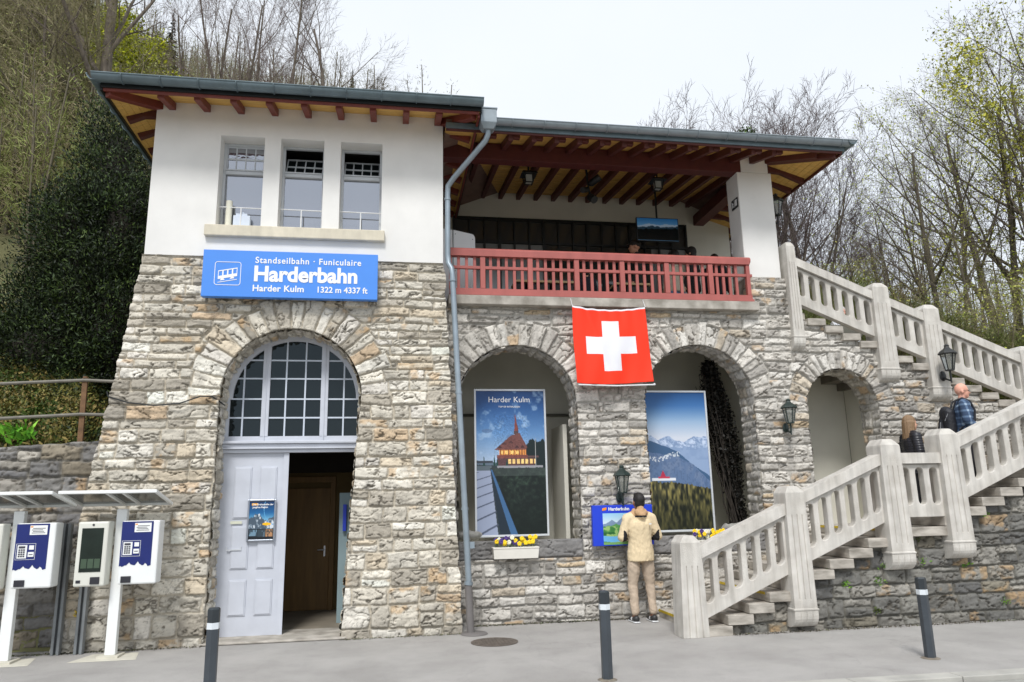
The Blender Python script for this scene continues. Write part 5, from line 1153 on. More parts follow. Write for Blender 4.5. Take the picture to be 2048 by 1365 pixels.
def remeshed(name, mb, M, mats, parent, voxel=.012, smooth=4, wr=0.0, wf=(14, 30), idx=None, seed=1):
    me = mesh_from(mb.v, mb.f); bm = bmesh.new(); bm.from_mesh(me); bmesh.ops.recalc_face_normals(bm, faces=bm.faces); bm.to_mesh(me); bm.free()
    o = bpy.data.objects.new('tmp', me); col.objects.link(o)
    md = o.modifiers.new('r', 'REMESH'); md.mode = 'VOXEL'; md.voxel_size = voxel
    if smooth: md = o.modifiers.new('s', 'SMOOTH'); md.factor = .5; md.iterations = smooth
    bpy.context.view_layer.update()
    ev = bpy.data.meshes.new_from_object(o.evaluated_get(bpy.context.evaluated_depsgraph_get())); bpy.data.objects.remove(o)
    n = len(ev.vertices); co = np.zeros(n*3); ev.vertices.foreach_get('co', co); co = co.reshape(-1, 3)
    if wr:
        no = np.zeros(n*3); ev.vertices.foreach_get('normal', no); no = no.reshape(-1, 3)
        u = np.arctan2(co[:, 0], co[:, 1]+.01)*1.2
        f = fbm(u*wf[0]/6+seed, co[:, 2]*wf[1]/3+co[:, 0]*6, seed, 3)-.5; f2 = 1-np.abs(2*fbm(u*wf[0]/3+co[:, 2]*9, co[:, 2]*wf[1]/2+co[:, 0]*9, seed+5, 3)-1)
        co = co+no*(f*1.2+(f2-.75)*.6)[:, None]*wr
    ev.vertices.foreach_set('co', co.ravel())
    if idx is not None:
        pc_ = np.zeros(len(ev.polygons)*3); ev.polygons.foreach_get('center', pc_); pc_ = pc_.reshape(-1, 3)
        ev.materials.clear(); ii = idx(pc_).astype(np.int32)
    ev.transform(M); ev.polygons.foreach_set('use_smooth', np.ones(len(ev.polygons), bool))
    ev.materials.clear(); o = link(name, ev, mats, parent)
    if idx is not None: ev.polygons.foreach_set('material_index', ii)
    return o
def person(label, loc, face, H=1.70, skin=L(206, 158, 130), jacket=(.1, .1, .1), trousers=(.1, .1, .1), shoes=(.03, .03, .03), hair='short', haircol=(.02, .015, .012),
           elbow=((-.235, -.01, 1.13), (.235, -.01, 1.13)), wrist=((-.24, .08, .90), (.24, .08, .90)), stride=0.0, gap=.105, voxel=.011, hyaw=0, hpitch=0, hem=.84, hood=False,
           jmats=None, jidx=None, jw=.008, bulk=1.0, hands=True, glasses=False, tmats=None, group=None, lean=0.0):
    t = thing('person', label, 'person', loc, group); s_ = H/1.70
    Mw = Matrix.Translation(Vector(loc)) @ Matrix.Rotation(R(face), 4, 'Z') @ Matrix.Scale(s_, 4)
    Hd = Matrix.Translation((0, .0+lean, 1.47)) @ Matrix.Rotation(R(hyaw), 4, 'Z') @ Matrix.Rotation(R(-hpitch), 4, 'X')
    hp = lambda *p: tuple(Hd @ Vector(p))
    sh_ = [(-.172, -.02+lean, 1.365), (.172, -.02+lean, 1.365)]
    kn = [(-gap, .03+stride*.5, .49), (gap, .03-stride*.35, .49)]; an = [(-gap-.005, -.02+stride, .09+abs(stride)*.0), (gap+.005, -.02-stride, .09+abs(stride)*.12)]
    Sk = mat('skin_%d' % int(skin[0]*1000), skin, .55, .06, 9, .05, 80)
    b = MB()
    chain(b, [(0, 0, .95), (0, lean*.3, 1.10), (0, -.01+lean*.8, 1.30)], [.115, .10, .115]); chain(b, [(-.13, -.02+lean, 1.36), (.13, -.02+lean, 1.36)], [.06, .06])
    cap_(b, (0, -.02+lean, 1.40), hp(0, .0, .05), .052, .050)
    # head: skull, face, jaw, nose, brow, ears
    RH = Hd.to_3x3()
    b.ell(hp(0, .0, .145), .074, .094, .098, 18, 12, RH); b.ell(hp(0, .045, .085), .056, .055, .075, 16, 10, RH); b.ell(hp(0, .062, .035), .036, .035, .028, 12, 8, RH)
    cap_(b, hp(0, .094, .125), hp(0, .112, .090), .009, .014, 8); b.ell(hp(0, .084, .140), .045, .014, .010, 12, 6, RH); b.ell(hp(0, .092, .055), .024, .010, .011, 10, 6, RH)
    for sx in (-1, 1): b.ell(hp(sx*.077, -.005, .105), .009, .022, .032, 8, 6, RH); b.ell(hp(sx*.034, .068, .092), .020, .02, .02, 8, 6, RH)
    for k in (0, 1):
        sx = -1 if k == 0 else 1; e = Vector(elbow[k]); w_ = Vector(wrist[k]); chain(b, [sh_[k], e, w_], [.048, .038, .026])
        if hands:
            d = (w_-e).normalized(); sd = Vector((-sx, 0, .15)); sd = (sd-d*sd.dot(d)).normalized(); nn = d.cross(sd)*(-sx)
            pc2 = w_+d*.045; chain(b, [w_, pc2], [.025, .022]); chain(b, [pc2-nn*.024, pc2+nn*.024], [.020, .018])
            for j, (o_, l_) in enumerate(((-.030, .065), (-.010, .075), (.010, .072), (.029, .056))):
                a_ = pc2+d*.022+nn*o_; m_ = a_+d*l_*.5+sd*.006; z_ = m_+d*l_*.30+sd*l_*.42; chain(b, [a_, m_, z_], [.0095, .009, .0075])
            a_ = w_+d*.02-nn*.026+sd*.006; chain(b, [a_, a_+d*.030-nn*.016+sd*.014, a_+d*.055-nn*.010+sd*.026], [.012, .0105, .009])
        cap_(b, (-.085 if k == 0 else .085, 0, .90), kn[k], .082, .052); chain(b, [kn[k], an[k]], [.048, .034]); cap_(b, an[k], (an[k][0], an[k][1]+.10, .045+an[k][2]-.09), .034, .03)
    remeshed('body', b, Mw, Sk, t, min(voxel, .009), 3)
    # trousers
    q = MB(); chain(q, [(-.05, 0, .92), (.05, 0, .92)], [.112, .112])
    for k in (0, 1):
        hp0 = (-.088 if k == 0 else .088, -.005, .88); chain(q, [hp0, Vector(hp0).lerp(Vector(kn[k]), .5), kn[k], (an[k][0], an[k][1]-.004, an[k][2]+.055)], [.092*bulk, .088*bulk, .068, .052])
    remeshed('trousers', q, Mw, tmats or mat('cloth_%d' % int(1000*sum(trousers)), trousers, .85, .08, 20, .1, 90), t, voxel, 4, .015, (10, 34), seed=3)
    # jacket
    q = MB()
    chain(q, [(-.055, 0, hem+.09), (-.05, lean*.4, 1.08), (-.065, -.01+lean*.8, 1.27)], [.118*bulk, .112*bulk, .122*bulk]); chain(q, [(.055, 0, hem+.09), (.05, lean*.4, 1.08), (.065, -.01+lean*.8, 1.27)], [.118*bulk, .112*bulk, .122*bulk])
    chain(q, [(0, -.012, hem+.09), (0, -.015+lean*.4, 1.08), (0, -.02+lean*.8, 1.27), (0, -.025+lean, 1.38)], [.116*bulk, .112*bulk, .120*bulk, .085]); chain(q, [(-.15, -.02+lean, 1.365), (.15, -.02+lean, 1.365)], [.070, .070]); chain(q, [(-.11, -.02+lean, 1.25), (-.135, -.02+lean, 1.34)], [.085, .075]); chain(q, [(.11, -.02+lean, 1.25), (.135, -.02+lean, 1.34)], [.085, .075]); chain(q, [(-.05, -.02+lean, 1.41), (.05, -.02+lean, 1.41)], [.062, .062])
    for k in (0, 1):
        e = Vector(elbow[k]); w_ = Vector(wrist[k]); chain(q, [sh_[k], e, e.lerp(w_, .93)], [.074*bulk, .062*bulk, .046])
    q.lathe((0, 0, 0), [(.0, hem), (.190*bulk, hem), (.184*bulk, hem+.12), (.160*bulk, hem+.26), (.165*bulk, hem+.42), (.0, hem+.44)], 20, 1.0, .74)
    chain(q, [(-.045, -.02+lean, 1.435), (-.14, -.02+lean, 1.385)], [.055, .066]); chain(q, [(.045, -.02+lean, 1.435), (.14, -.02+lean, 1.385)], [.055, .066])
    if hood: chain(q, [(-.05, -.09+lean, 1.45), (0, -.12+lean, 1.41), (.05, -.09+lean, 1.45)], [.045, .055, .045]); chain(q, [(-.07, -.02+lean, 1.47), (-.03, .06+lean, 1.46)], [.035, .03]); chain(q, [(.07, -.02+lean, 1.47), (.03, .06+lean, 1.46)], [.035, .03]); cap_(q, (0, -.085+lean, 1.505), (0, -.09+lean, 1.46), .05, .06)
    o = remeshed('jacket', q, Mw, jmats or mat('cloth_%d' % int(1000*sum(jacket)), jacket, .85, .08, 20, .1, 90), t, voxel, 5, jw, (12, 26), idx=jidx, seed=7)
    # shoes
    for k in (0, 1):
        q = MB(); x, y, z = an[k]; z = z-.09; chain(q, [(x, y-.03, z+.055), (x, y+.06, z+.042), (x*1.06, y+.17, z+.032)], [.045, .042, .034]); q.box(x-.042, x+.042, y-.07, y+.19, z+.001, z+.02)
        remeshed('shoe', q, Mw, [mat('shoe_%d' % int(1000*sum(shoes)), shoes, .5, .1, 12), M_white], t, .009, 2, idx=lambda c_, z=z, y=y: ((c_[:, 2]-z < .022) | ((np.abs(c_[:, 1]-y-.05) < .025) & (c_[:, 2]-z > .03))).astype(int))
    hm = mat('hair_%d' % int(haircol[0]*1000), haircol, .6, .25, 60, .3, 200, stretch=(4, 4, 1))
    q = MB()
    if hair == 'short': q.ell(hp(0, -.012, .165), .080, .098, .092, 18, 12, RH); q.ell(hp(0, -.042, .12), .074, .064, .085, 16, 10, RH); q.ell(hp(0, .04, .205), .062, .05, .04, 12, 8, RH)
    if hair == 'bob': q.ell(hp(0, -.010, .155), .092, .104, .106, 18, 12, RH); q.ell(hp(0, -.04, .08), .088, .062, .10, 16, 10, RH); cap_(q, hp(-.05, .075, .20), hp(.05, .075, .20), .028, .028)
    if hair == 'long':
        q.ell(hp(0, -.014, .160), .084, .102, .098, 18, 12, RH)
        for k in range(9): a_ = -1.9+k*.475; cap_(q, hp(.07*math.sin(a_), -.015-.07*math.cos(a_), .13), hp(.10*math.sin(a_), -.05-.06*math.cos(a_), -.13-.03*(k % 3)), .036, .022)
    if hair == 'cap':
        q.ell(hp(0, -.008, .165), .083, .102, .088, 18, 12, RH); chain(q, [hp(-.045, .09, .165), hp(0, .155, .158), hp(.045, .09, .165)], [.014, .014, .014]); chain(q, [hp(0, .08, .168), hp(0, .15, .158)], [.02, .012])
    if q.v: remeshed('cap' if hair == 'cap' else 'hair', q, Mw, hm, t, .009, 2, .012 if hair == 'long' else .006, (60, 8), seed=2)
    for sx in (-1, 1):
        q = MB(); q.ell(hp(sx*.030, .088, .118), .011, .006, .006, 10, 6, RH); q.v = [tuple(Mw @ Vector(v)) for v in q.v]; q.build('eye', mat('eye_dark', (.03, .02, .015), .2, .1, 10), t, smooth=True)
    if glasses:
        q = MB()
        for sx in (-1, 1):
            q.tube([hp(sx*.032+.024*math.cos(a*.7), .107, .117+.018*math.sin(a*.7)) for a in range(10)], .0022, 5); q.tube([hp(sx*.056, .104, .122), hp(sx*.080, .0, .125)], .0022, 5)
        q.tube([hp(-.010, .11, .12), hp(.010, .11, .12)], .0022, 5); q.v = [tuple(Mw @ Vector(v)) for v in q.v]; q.build('glasses', M_black, t)
    return t, Mw
TAN = mat('tan_fleece', L(222, 202, 166), .9, .06, 30, .2, 160); BLK = mat('black_fleece', (.014, .014, .016), .9, .1, 30); HOOD = mat('camel_hood', L(188, 152, 114), .9, .06, 30, .2, 160)
def j1(c_):
    x, y, z = np.abs(c_[:, 0]), c_[:, 1], c_[:, 2]
    r_ = np.zeros(len(c_)); tri = (z < 1.21) & (z > .98) & (x > .165+.06*np.abs(z-1.09)/.1) & (x < .262) & (y < .12)
    r_[(tri & (y > -.09))] = 1; r_[(z > 1.405) & (x < .10+.6*(z-1.405)) & (y < .09)] = 2; r_[(z > 1.385) & (z <= 1.408) & (x < .085) & (y < .0)] = 1
    return r_
mt = MB()
man, Mw = person('man in tan hooded fleece and beige joggers, seen from behind, reading the blue board', (3.335, 9.93, .0), 3, H=1.66, skin=L(150, 104, 82), trousers=L(188, 170, 150), hair='short', haircol=(.016, .013, .012),
       elbow=((-.262, -.02, 1.12), (.262, -.02, 1.12)), wrist=((-.12, .20, 1.10), (.12, .20, 1.12)), gap=.125, voxel=.009, hpitch=-14, hem=.80, hood=True, jmats=[TAN, BLK, HOOD], jidx=j1, jw=.015, bulk=1.0)
q = MB(); q.box(.085, .118, -.165, -.150, 1.285, 1.300); q.v = [tuple(Mw @ Vector(v)) for v in q.v]; q.build('badge', M_white, man)
PUF = mat('black_puffer', (.018, .018, .024), .38, .2, 8)
def puff(o, n=.034, a=.010):
    me = [c_ for c_ in o.children if c_.name.startswith('jacket')][0].data; k = len(me.vertices); co = np.zeros(k*3); no = np.zeros(k*3); me.vertices.foreach_get('co', co); me.vertices.foreach_get('normal', no)
    co = co.reshape(-1, 3); no = no.reshape(-1, 3); co += no*(np.abs(np.sin(co[:, 2]*math.pi/n+co[:, 0]*3))**.6*a-.004)[:, None]; me.vertices.foreach_set('co', co.ravel()); me.update()
wm, _ = person('woman with long blonde hair in a black quilted jacket on the lower stair landing', (7.22, 9.42, 1.17), -98, H=1.48, skin=L(214, 166, 140), trousers=(.015, .015, .018), hair='long', haircol=L(132, 106, 78), jmats=PUF, jw=.004, hem=.78, stride=.10, bulk=1.05,
       elbow=((-.24, -.03, 1.12), (.24, -.03, 1.12)), wrist=((-.20, .10, .92), (.20, .10, .92)))
puff(wm)
# plaid shirt
Pm = bpy.data.materials.new('blue_plaid'); Pm.use_nodes = True; n = Pm.node_tree; b_ = n.nodes['Principled BSDF']; b_.inputs['Roughness'].default_value = .9
tcn = n.nodes.new('ShaderNodeTexCoord'); sx_ = n.nodes.new('ShaderNodeSeparateXYZ'); n.links.new(tcn.outputs['Object'], sx_.inputs[0])
fac = None
for ax, sc_x in (('X', 78), ('Z', 70)):
    m1 = n.nodes.new('ShaderNodeMath'); m1.operation = 'MULTIPLY'; m1.inputs[1].default_value = sc_x; n.links.new(sx_.outputs[ax], m1.inputs[0])
    m2 = n.nodes.new('ShaderNodeMath'); m2.operation = 'SINE'; n.links.new(m1.outputs[0], m2.inputs[0])
    m3 = n.nodes.new('ShaderNodeMath'); m3.operation = 'GREATER_THAN'; m3.inputs[1].default_value = .55; n.links.new(m2.outputs[0], m3.inputs[0])
    if fac is None: fac = m3
    else:
        m4 = n.nodes.new('ShaderNodeMath'); m4.operation = 'ADD'; n.links.new(fac.outputs[0], m4.inputs[0]); n.links.new(m3.outputs[0], m4.inputs[1]); fac = m4
m5 = n.nodes.new('ShaderNodeMath'); m5.operation = 'MULTIPLY'; m5.inputs[1].default_value = .5; n.links.new(fac.outputs[0], m5.inputs[0])
cr2 = n.nodes.new('ShaderNodeValToRGB'); cr2.color_ramp.elements[0].color = (*L(52, 70, 96), 1); cr2.color_ramp.elements[1].color = (*L(150, 168, 186), 1); e = cr2.color_ramp.elements.new(.5); e.color = (*L(88, 110, 138), 1)
n.links.new(m5.outputs[0], cr2.inputs[0]); n.links.new(cr2.outputs[0], b_.inputs['Base Color'])
zc = 1.288+.118*3
bm2, Mb = person('bald man with glasses in a blue plaid shirt climbing the lower stairs with a backpack', (8.10, 9.45, 1.52), -118, H=1.60, skin=L(222, 164, 142), trousers=(.02, .02, .025), hair='bald', jmats=Pm, glasses=True, stride=.14, hem=.80, hyaw=4, bulk=1.08, lean=.03,
       elbow=((-.25, .0, 1.12), (.25, .0, 1.12)), wrist=((-.22, .16, .96), (.22, .16, .96)), jw=.010)
q = MB(); chain(q, [(-.09, -.20, 1.00), (-.09, -.20, 1.26)], [.085, .08]); chain(q, [(.09, -.20, 1.00), (.09, -.20, 1.26)], [.085, .08]); chain(q, [(0, -.22, .98), (0, -.22, 1.28)], [.10, .09]); chain(q, [(-.05, -.29, .98), (.05, -.29, .98)], [.06, .06]); chain(q, [(0, -.29, 1.0), (0, -.28, 1.16)], [.07, .05])
bp = thing('backpack', 'bulging black backpack worn by the bald man in the plaid shirt', 'backpack', (8.05, 9.45, 2.4))
remeshed('pack', q, Mb, mat('black_nylon', (.014, .015, .020), .6, .2, 14, .2, 80), bp, .010, 2, .012, (16, 30))
for sx in (-1, 1):
    q = MB(); q.tube([(sx*.10, -.14, 1.30), (sx*.11, -.09, 1.44), (sx*.115, .0, 1.475), (sx*.115, .10, 1.42), (sx*.12, .145, 1.28), (sx*.15, .12, 1.12), (sx*.16, -.10, 1.0)], .017, 6); q.v = [tuple(Mb @ Vector(v)) for v in q.v]; q.build('strap', mat('black_nylon', (.02, .02, .02)), bp, smooth=40)
q = MB(); q.tube([(.06, -.335, 1.02), (.10, -.33, 1.12)], .006, 5); q.tube([(.17, -.23, 1.24), (.13, -.27, 1.14)], .005, 5); q.v = [tuple(Mb @ Vector(v)) for v in q.v]; q.build('trim', mat('grey_trim', L(170, 172, 176), .5, .05, 9), bp)
# people on the veranda, behind the railing
person('man in a dark cap and dark jacket looking left behind the railing', (4.24, 12.0, 4.38), 75, H=1.70, jacket=(.02, .024, .022), trousers=(.03, .035, .05), hair='cap', haircol=(.02, .02, .022), skin=L(196, 140, 112), voxel=.014)
person('dark-haired person in black beside the television, looking left', (5.28, 12.0, 4.38), 50, H=1.61, jacket=(.016, .016, .018), trousers=(.02, .02, .022), hair='bob', haircol=(.016, .012, .010), skin=L(214, 160, 134), voxel=.014)
person('short dark-haired person in a cream jacket on the veranda, mostly behind the railing', (4.92, 11.9, 4.38), 20, H=1.50, jacket=L(206, 196, 176), trousers=L(120, 140, 176), hair='bob', haircol=(.018, .014, .012), voxel=.014)
person('dark-haired person in black at the right end of the railing', (5.70, 11.95, 4.38), -30, H=1.47, jacket=(.02, .02, .024), trousers=(.05, .04, .08), hair='bob', haircol=(.02, .015, .012), voxel=.014)
person('person in dark jeans seen only through balusters below the ceiling spotlights', (3.22, 11.6, 4.38), -10, H=1.02, jacket=(.02, .02, .03), trousers=L(48, 56, 88), hair='short', voxel=.014)
# people behind the upper stair
HV = mat('hi_vis_yellow', L(206, 226, 24), .7, .05, 9); HVs = mat('reflective_tape', L(206, 206, 214), .35, .04, 9)
person('person in yellow high-visibility vest behind the top of the upper stairs', (8.10, 13.5, 3.97), 205, H=1.62, skin=L(222, 150, 126), hair='short', haircol=L(150, 140, 130), jmats=[HV, HVs, M_black], voxel=.014, trousers=(.03, .03, .04),
       jidx=lambda c_: np.where((np.abs(c_[:, 2]-.99) < .03) | (np.abs(c_[:, 2]-1.14) < .025), 1, 0))
person('white-haired person in a white jacket behind the upper stair balustrade', (8.80, 13.0, 3.62), 150, H=1.60, skin=L(226, 170, 150), hair='short', haircol=L(216, 210, 206), jacket=L(222, 224, 232), trousers=L(200, 204, 214), voxel=.014, jw=.014)
# ------------------------------------------------------------------ terrain
AZ_T = np.array([-80, -35, -28, -21, -18, -13.6, -9.4, -3.8, 2.4, 6, 9, 20, 33, 37, 45, 60, 80.])
EL_T = np.array([30, 33, 33, 30.3, 29.2, 29.3, 28.8, 28.2, 27.4, 24, 19, 14, 11.5, 11.5, 9.5, 9, 8.])
def hill_z(x, y):
    x = np.asarray(x, float); y = np.asarray(y, float)
    az = np.degrees(np.arctan2(x, y)); d = np.hypot(x, y)
    y0 = np.interp(az, [-80, -21.0, -17.5, 29, 34, 80], [10.12, 10.12, 14.6, 14.6, 12.1, 12.1]); z0 = np.interp(az, [-80, -21., -17.5, 29, 34, 39, 46, 80], [2.36, 2.36, 4.2, 4.2, 3.9, 3.2, 2.3, 2.2])
    d0 = y0/np.maximum(np.cos(np.radians(az)), .17); D = 130.; zr = 1.6+D*np.tan(np.radians(np.interp(az, AZ_T, EL_T)))
    t = (d-d0)/(D-d0); z = z0+(zr-z0)*np.where(t < 1, np.clip(t, -.2, 1), 1-(t-1)*1.2)
    nzv = (fbm(x*.12+40, y*.12+40, 3)-.5)*3.0*np.clip((d-d0)/25, 0, 1)+(fbm(x*.9+9, y*.9, 4)-.5)*.35*np.clip((d-d0)/3, 0, 1)
    return z+nzv
azs = np.radians(np.linspace(-80, 80, 321)); ts = np.concatenate([[-.004, 0], np.linspace(.004, 1, 70)**1.8, [1.3, 1.9]])
AZg, Tg = np.meshgrid(azs, ts); azd = np.degrees(AZg)
y0g = np.interp(azd, [-80, -21.0, -17.5, 29, 34, 80], [10.12, 10.12, 14.6, 14.6, 12.1, 12.1]); d0g = y0g/np.maximum(np.cos(AZg), .17)
Dg = d0g+(130-d0g)*Tg; Xg = Dg*np.sin(AZg); Yg = Dg*np.cos(AZg); Zg = hill_z(Xg, Yg); Zg[0] -= 5
i = np.arange(Xg.size).reshape(Xg.shape); qd = np.stack([i[:-1, :-1], i[1:, :-1], i[1:, 1:], i[:-1, 1:]], -1).reshape(-1, 4)[:, ::-1]
M_hill = mat('leaf_litter_slope', L(92, 92, 62), .95, .3, .7, 1.0, 14, color2=L(120, 118, 80))
tag(link('hill', mesh_from(np.stack([Xg, Yg, Zg], -1).reshape(-1, 3), np.ascontiguousarray(qd), smooth=True), M_hill), kind='structure')

# ------------------------------------------------------------------ trees
def segs_mesh(P0, P1, R0, R1, k):
    P0 = np.asarray(P0); P1 = np.asarray(P1); R0 = np.asarray(R0)[:, None, None]; R1 = np.asarray(R1)[:, None, None]
    d = P1-P0; d /= np.maximum(np.linalg.norm(d, axis=1, keepdims=True), 1e-6)
    ref = np.where(np.abs(d[:, 2:3]) > .95, np.array([[0, 1., 0]]), np.array([[0, 0, 1.]])); a = np.cross(d, ref); a /= np.linalg.norm(a, axis=1, keepdims=True); b = np.cross(d, a)
    t = np.arange(k)*2*math.pi/k; ct = np.cos(t)[None, :, None]; st = np.sin(t)[None, :, None]
    off = a[:, None]*ct+b[:, None]*st; V = np.concatenate([P0[:, None]+off*R0, P1[:, None]+off*R1], 1).reshape(-1, 3)
    n = len(P0); j = np.arange(k); f = np.stack([j, (j+1) % k, (j+1) % k+k, j+k], 1)[None]+(np.arange(n)*2*k)[:, None, None]
    return V, f.reshape(-1, 4)
def grow(seed, H=12., r=.16, form='spread', twig=1.0, trunkfrac=.35, depth=4, stems=1, rmin=.0055):
    rng = np.random.RandomState(seed); out = [[], [], [], []]; tips = []
    def branch(p, d, Ln, r0, lv):
        n = [9, 6, 4, 3, 2][lv]; pts = [p]; dirs = []
        wob = [.07, .13, .15, .18, .2][lv]; trop = {'spread': [.05, .10, .10, .06, .05], 'fan': [.04, .13, .12, .08, .05], 'vase': [.02, .05, .07, .05, .03], 'tall': [.06, .07, .04, .02, .0], 'arch': [.03, .0, -.06, -.05, -.02]}[form][lv]
        for i in range(n):
            d = d+rng.normal(0, wob, 3)*.55+np.array([0, 0, trop]); d /= np.linalg.norm(d); q = pts[-1]+d*Ln/n; ra = r0*(1-.75*i/n) if lv else r0*(1-.7*i/n); rb = r0*(1-.75*(i+1)/n) if lv else r0*(1-.7*(i+1)/n)
            out[min(lv, 3)].append((pts[-1], q, ra, rb)); pts.append(q); dirs.append(d)
        if lv >= 3: tips.extend(pts[1:])
        if lv >= depth: return
        nc = {0: int(13*(1 if stems == 1 else .6)), 1: 6, 2: 5, 3: 3}[lv]*(twig if lv > 0 else 1)
        for c in range(int(round(nc))):
            t0 = trunkfrac if lv == 0 else .18; t = t0+(1-t0)*(c+rng.rand())/nc; i = min(int(t*n), n-1); f = t*n-i; q = pts[i]*(1-f)+pts[i+1]*f; dd = dirs[i]
            ang = {'spread': [.95, .75, .8, .8], 'fan': [.48, .5, .6, .7], 'vase': [.62, .58, .6, .65], 'tall': [.85, .8, .8, .8], 'arch': [1.0, .8, .8, .8]}[form][lv]*rng.uniform(.7, 1.2)
            s = np.cross(dd, rng.normal(0, 1, 3)); s /= np.linalg.norm(s); nd = dd*math.cos(ang)+s*math.sin(ang)
            Lc = Ln*{0: rng.uniform(.32, .52)*(1.15-.6*(t-t0) if form not in ('fan', 'vase') else 1.2-.5*t), 1: rng.uniform(.35, .6)*(1.1-.5*t), 2: rng.uniform(.4, .6), 3: .5}[lv]
            branch(q, nd, Lc, max(r0*(1-.75*t)*{0: .5, 1: .5, 2: .5, 3: .6}[lv], rmin), lv+1)
    for s in range(stems):
        a = 2*math.pi*s/max(stems, 1)+rng.rand(); tilt = 0.03 if stems == 1 else rng.uniform(.12, .34)
        branch(np.array([.25*math.cos(a), .25*math.sin(a), -.4])*(stems > 1)+np.array([0, 0, -.5])*(stems == 1), np.array([math.cos(a)*tilt, math.sin(a)*tilt, 1.]), H*rng.uniform(.85, 1.0)*(1 if stems == 1 else .8), r*(1 if stems == 1 else .62), 0)
    return out, np.array(tips)
def bark(name, c, c2): return mat(name, L(*c), .9, .2, 5, .5, 40, color2=L(*c2), stretch=(3, 3, .6))
BK1 = bark('grey_bark', (84, 76, 68), (122, 112, 100)); BK2 = bark('dark_twigs', (76, 66, 60), (104, 92, 84)); BK3 = bark('olive_bark', (104, 100, 74), (140, 132, 102)); BK4 = bark('olive_twigs', (126, 120, 88), (160, 150, 116)); BK5 = bark('mauve_twigs', (104, 90, 88), (138, 122, 118))
M_leaf = attr_mat('spring_leaf', rough=.6, var=0)
def leaves(tips, n, size, cols_, seed, spread=.12, zs=.7):
    rng = np.random.RandomState(seed); k = rng.randint(0, len(tips), n); c = tips[k]+rng.normal(0, spread, (n, 3)); s = size*rng.uniform(.5, 1.4, n)[:, None]
    a = rng.normal(0, 1, (n, 3)); a /= np.linalg.norm(a, axis=1, keepdims=True); b = np.cross(a, rng.normal(0, 1, (n, 3))); b /= np.linalg.norm(b, axis=1, keepdims=True)
    V = np.stack([c-a*s, c+b*s*.55, c+a*s, c-b*s*.55], 1).reshape(-1, 3); C = lin(np.array(cols_))[rng.randint(0, len(cols_), n)]*rng.uniform(.7, 1.25, n)[:, None]
    return V, np.arange(4*n).reshape(-1, 4), np.repeat(C, 4, 0)
YG = [(176, 184, 70), (156, 168, 66), (192, 194, 90), (136, 148, 66)]; OL = [(150, 156, 92), (132, 138, 80), (166, 166, 104), (118, 126, 74)]
def tree_proto(name, seed, label, group, m1, m2, leaf=0, lcol=YG, lsize=.045, lspread=.1, k1=6, **kw):
    o, tips = grow(seed, **kw); t = thing(name, label, 'tree', (0, 0, 0), group)
    tr = o[0]+o[1]; V, F = segs_mesh(*[np.array([s[i] for s in tr]) for i in range(4)], k1); link('trunk', mesh_from(V, F, smooth=True), m1, t)
    tw = o[2]+o[3]; V, F = segs_mesh(*[np.array([s[i] for s in tw]) for i in range(4)], 3); cr_ = link('crown', mesh_from(V, F, smooth=True), m2, t)
    if leaf: V, F, C = leaves(tips, leaf, lsize, lcol, seed, lspread); link('leaves', mesh_from(V, F, C), M_leaf, cr_)
    return t
def put(t, x, y, rz=0, s=1.0, label=None, dz=0, z=None, sxy=1.0, lean=(0, 0)):
    t.location = (x, y, (float(hill_z(x, y)) if z is None else z)+dz); t.rotation_euler = (R(lean[0]), R(lean[1]), R(rz)); t.scale = (s*sxy, s*sxy, s)
    if label: t['label'] = label
    return t
def pol(az, d): return d*math.sin(R(az)), d*math.cos(R(az))
rs = random.Random(77)
G1 = 'leafless trees on the wooded slope left of the station'; L1 = 'slender leafless tree among many on the wooded slope left of the station'
pa = tree_proto('bare_tree', 1, L1, G1, BK3, BK4, leaf=900, lcol=OL, lsize=.035, H=10, r=.12, form='tall', trunkfrac=.25)
pb = tree_proto('bare_tree', 2, L1, G1, BK1, BK4, leaf=500, lcol=OL, lsize=.035, H=9, r=.10, form='spread', trunkfrac=.3)
pc_ = tree_proto('bare_tree', 3, L1, G1, BK3, BK4, leaf=1800, lcol=OL, lsize=.035, H=8, r=.09, form='arch', trunkfrac=.2, stems=3)
first = {0: True, 1: True, 2: True}
n_ = 0
for i in range(58):
    az = rs.uniform(-31, -2.0) if i > 18 else rs.uniform(-31, -19.5); d = 15.5+(i/58)**1.3*38+rs.uniform(-2, 2)
    if az > -19.5: d = max(d, 46)
    if d < 21: d += 7
    k = rs.choice([0, 0, 1, 2]); t = (pa, pb, pc_)[k]
    if first[k]: first[k] = False
    else: t = copy_tree(t)
    x, y = pol(az, d); put(t, x, y, rs.uniform(0, 360), rs.uniform(.7, 1.15)*(.55 if az > -19.5 else .75), lean=(rs.uniform(-5, 5), rs.uniform(-5, 5)))
# distinct trees
t = tree_proto('tall_bare_tree', 11, 'large bare tree with thick pale trunk rising behind the left roof corner', None, BK1, BK2, H=14, r=.20, form='vase', trunkfrac=.25, k1=8, rmin=.008); x, y = pol(-21.0, 21); put(t, x, y, 200, 1.0, lean=(0, 3))
t = tree_proto('maple_tree', 12, 'small rounded tree in bright yellow-green blossom above the left roof corner', None, BK1, BK2, leaf=26000, lcol=[(190, 196, 24), (168, 178, 24), (208, 208, 56), (140, 150, 30)], lsize=.06, lspread=.16, H=5.6, r=.10, form='spread', trunkfrac=.25); x, y = pol(-20.0, 27); put(t, x, y, 30, .95, z=12.3)
labs = ['bare tree with fan of upright branches behind the tower roof, leftmost of four', 'bare multi-stemmed tree behind the tower roof, second from left of four', 'bare tree of dense upright twigs behind the tower roof, third from left of four', 'broad bare tree with open rounded crown behind the tower roof, rightmost of four']
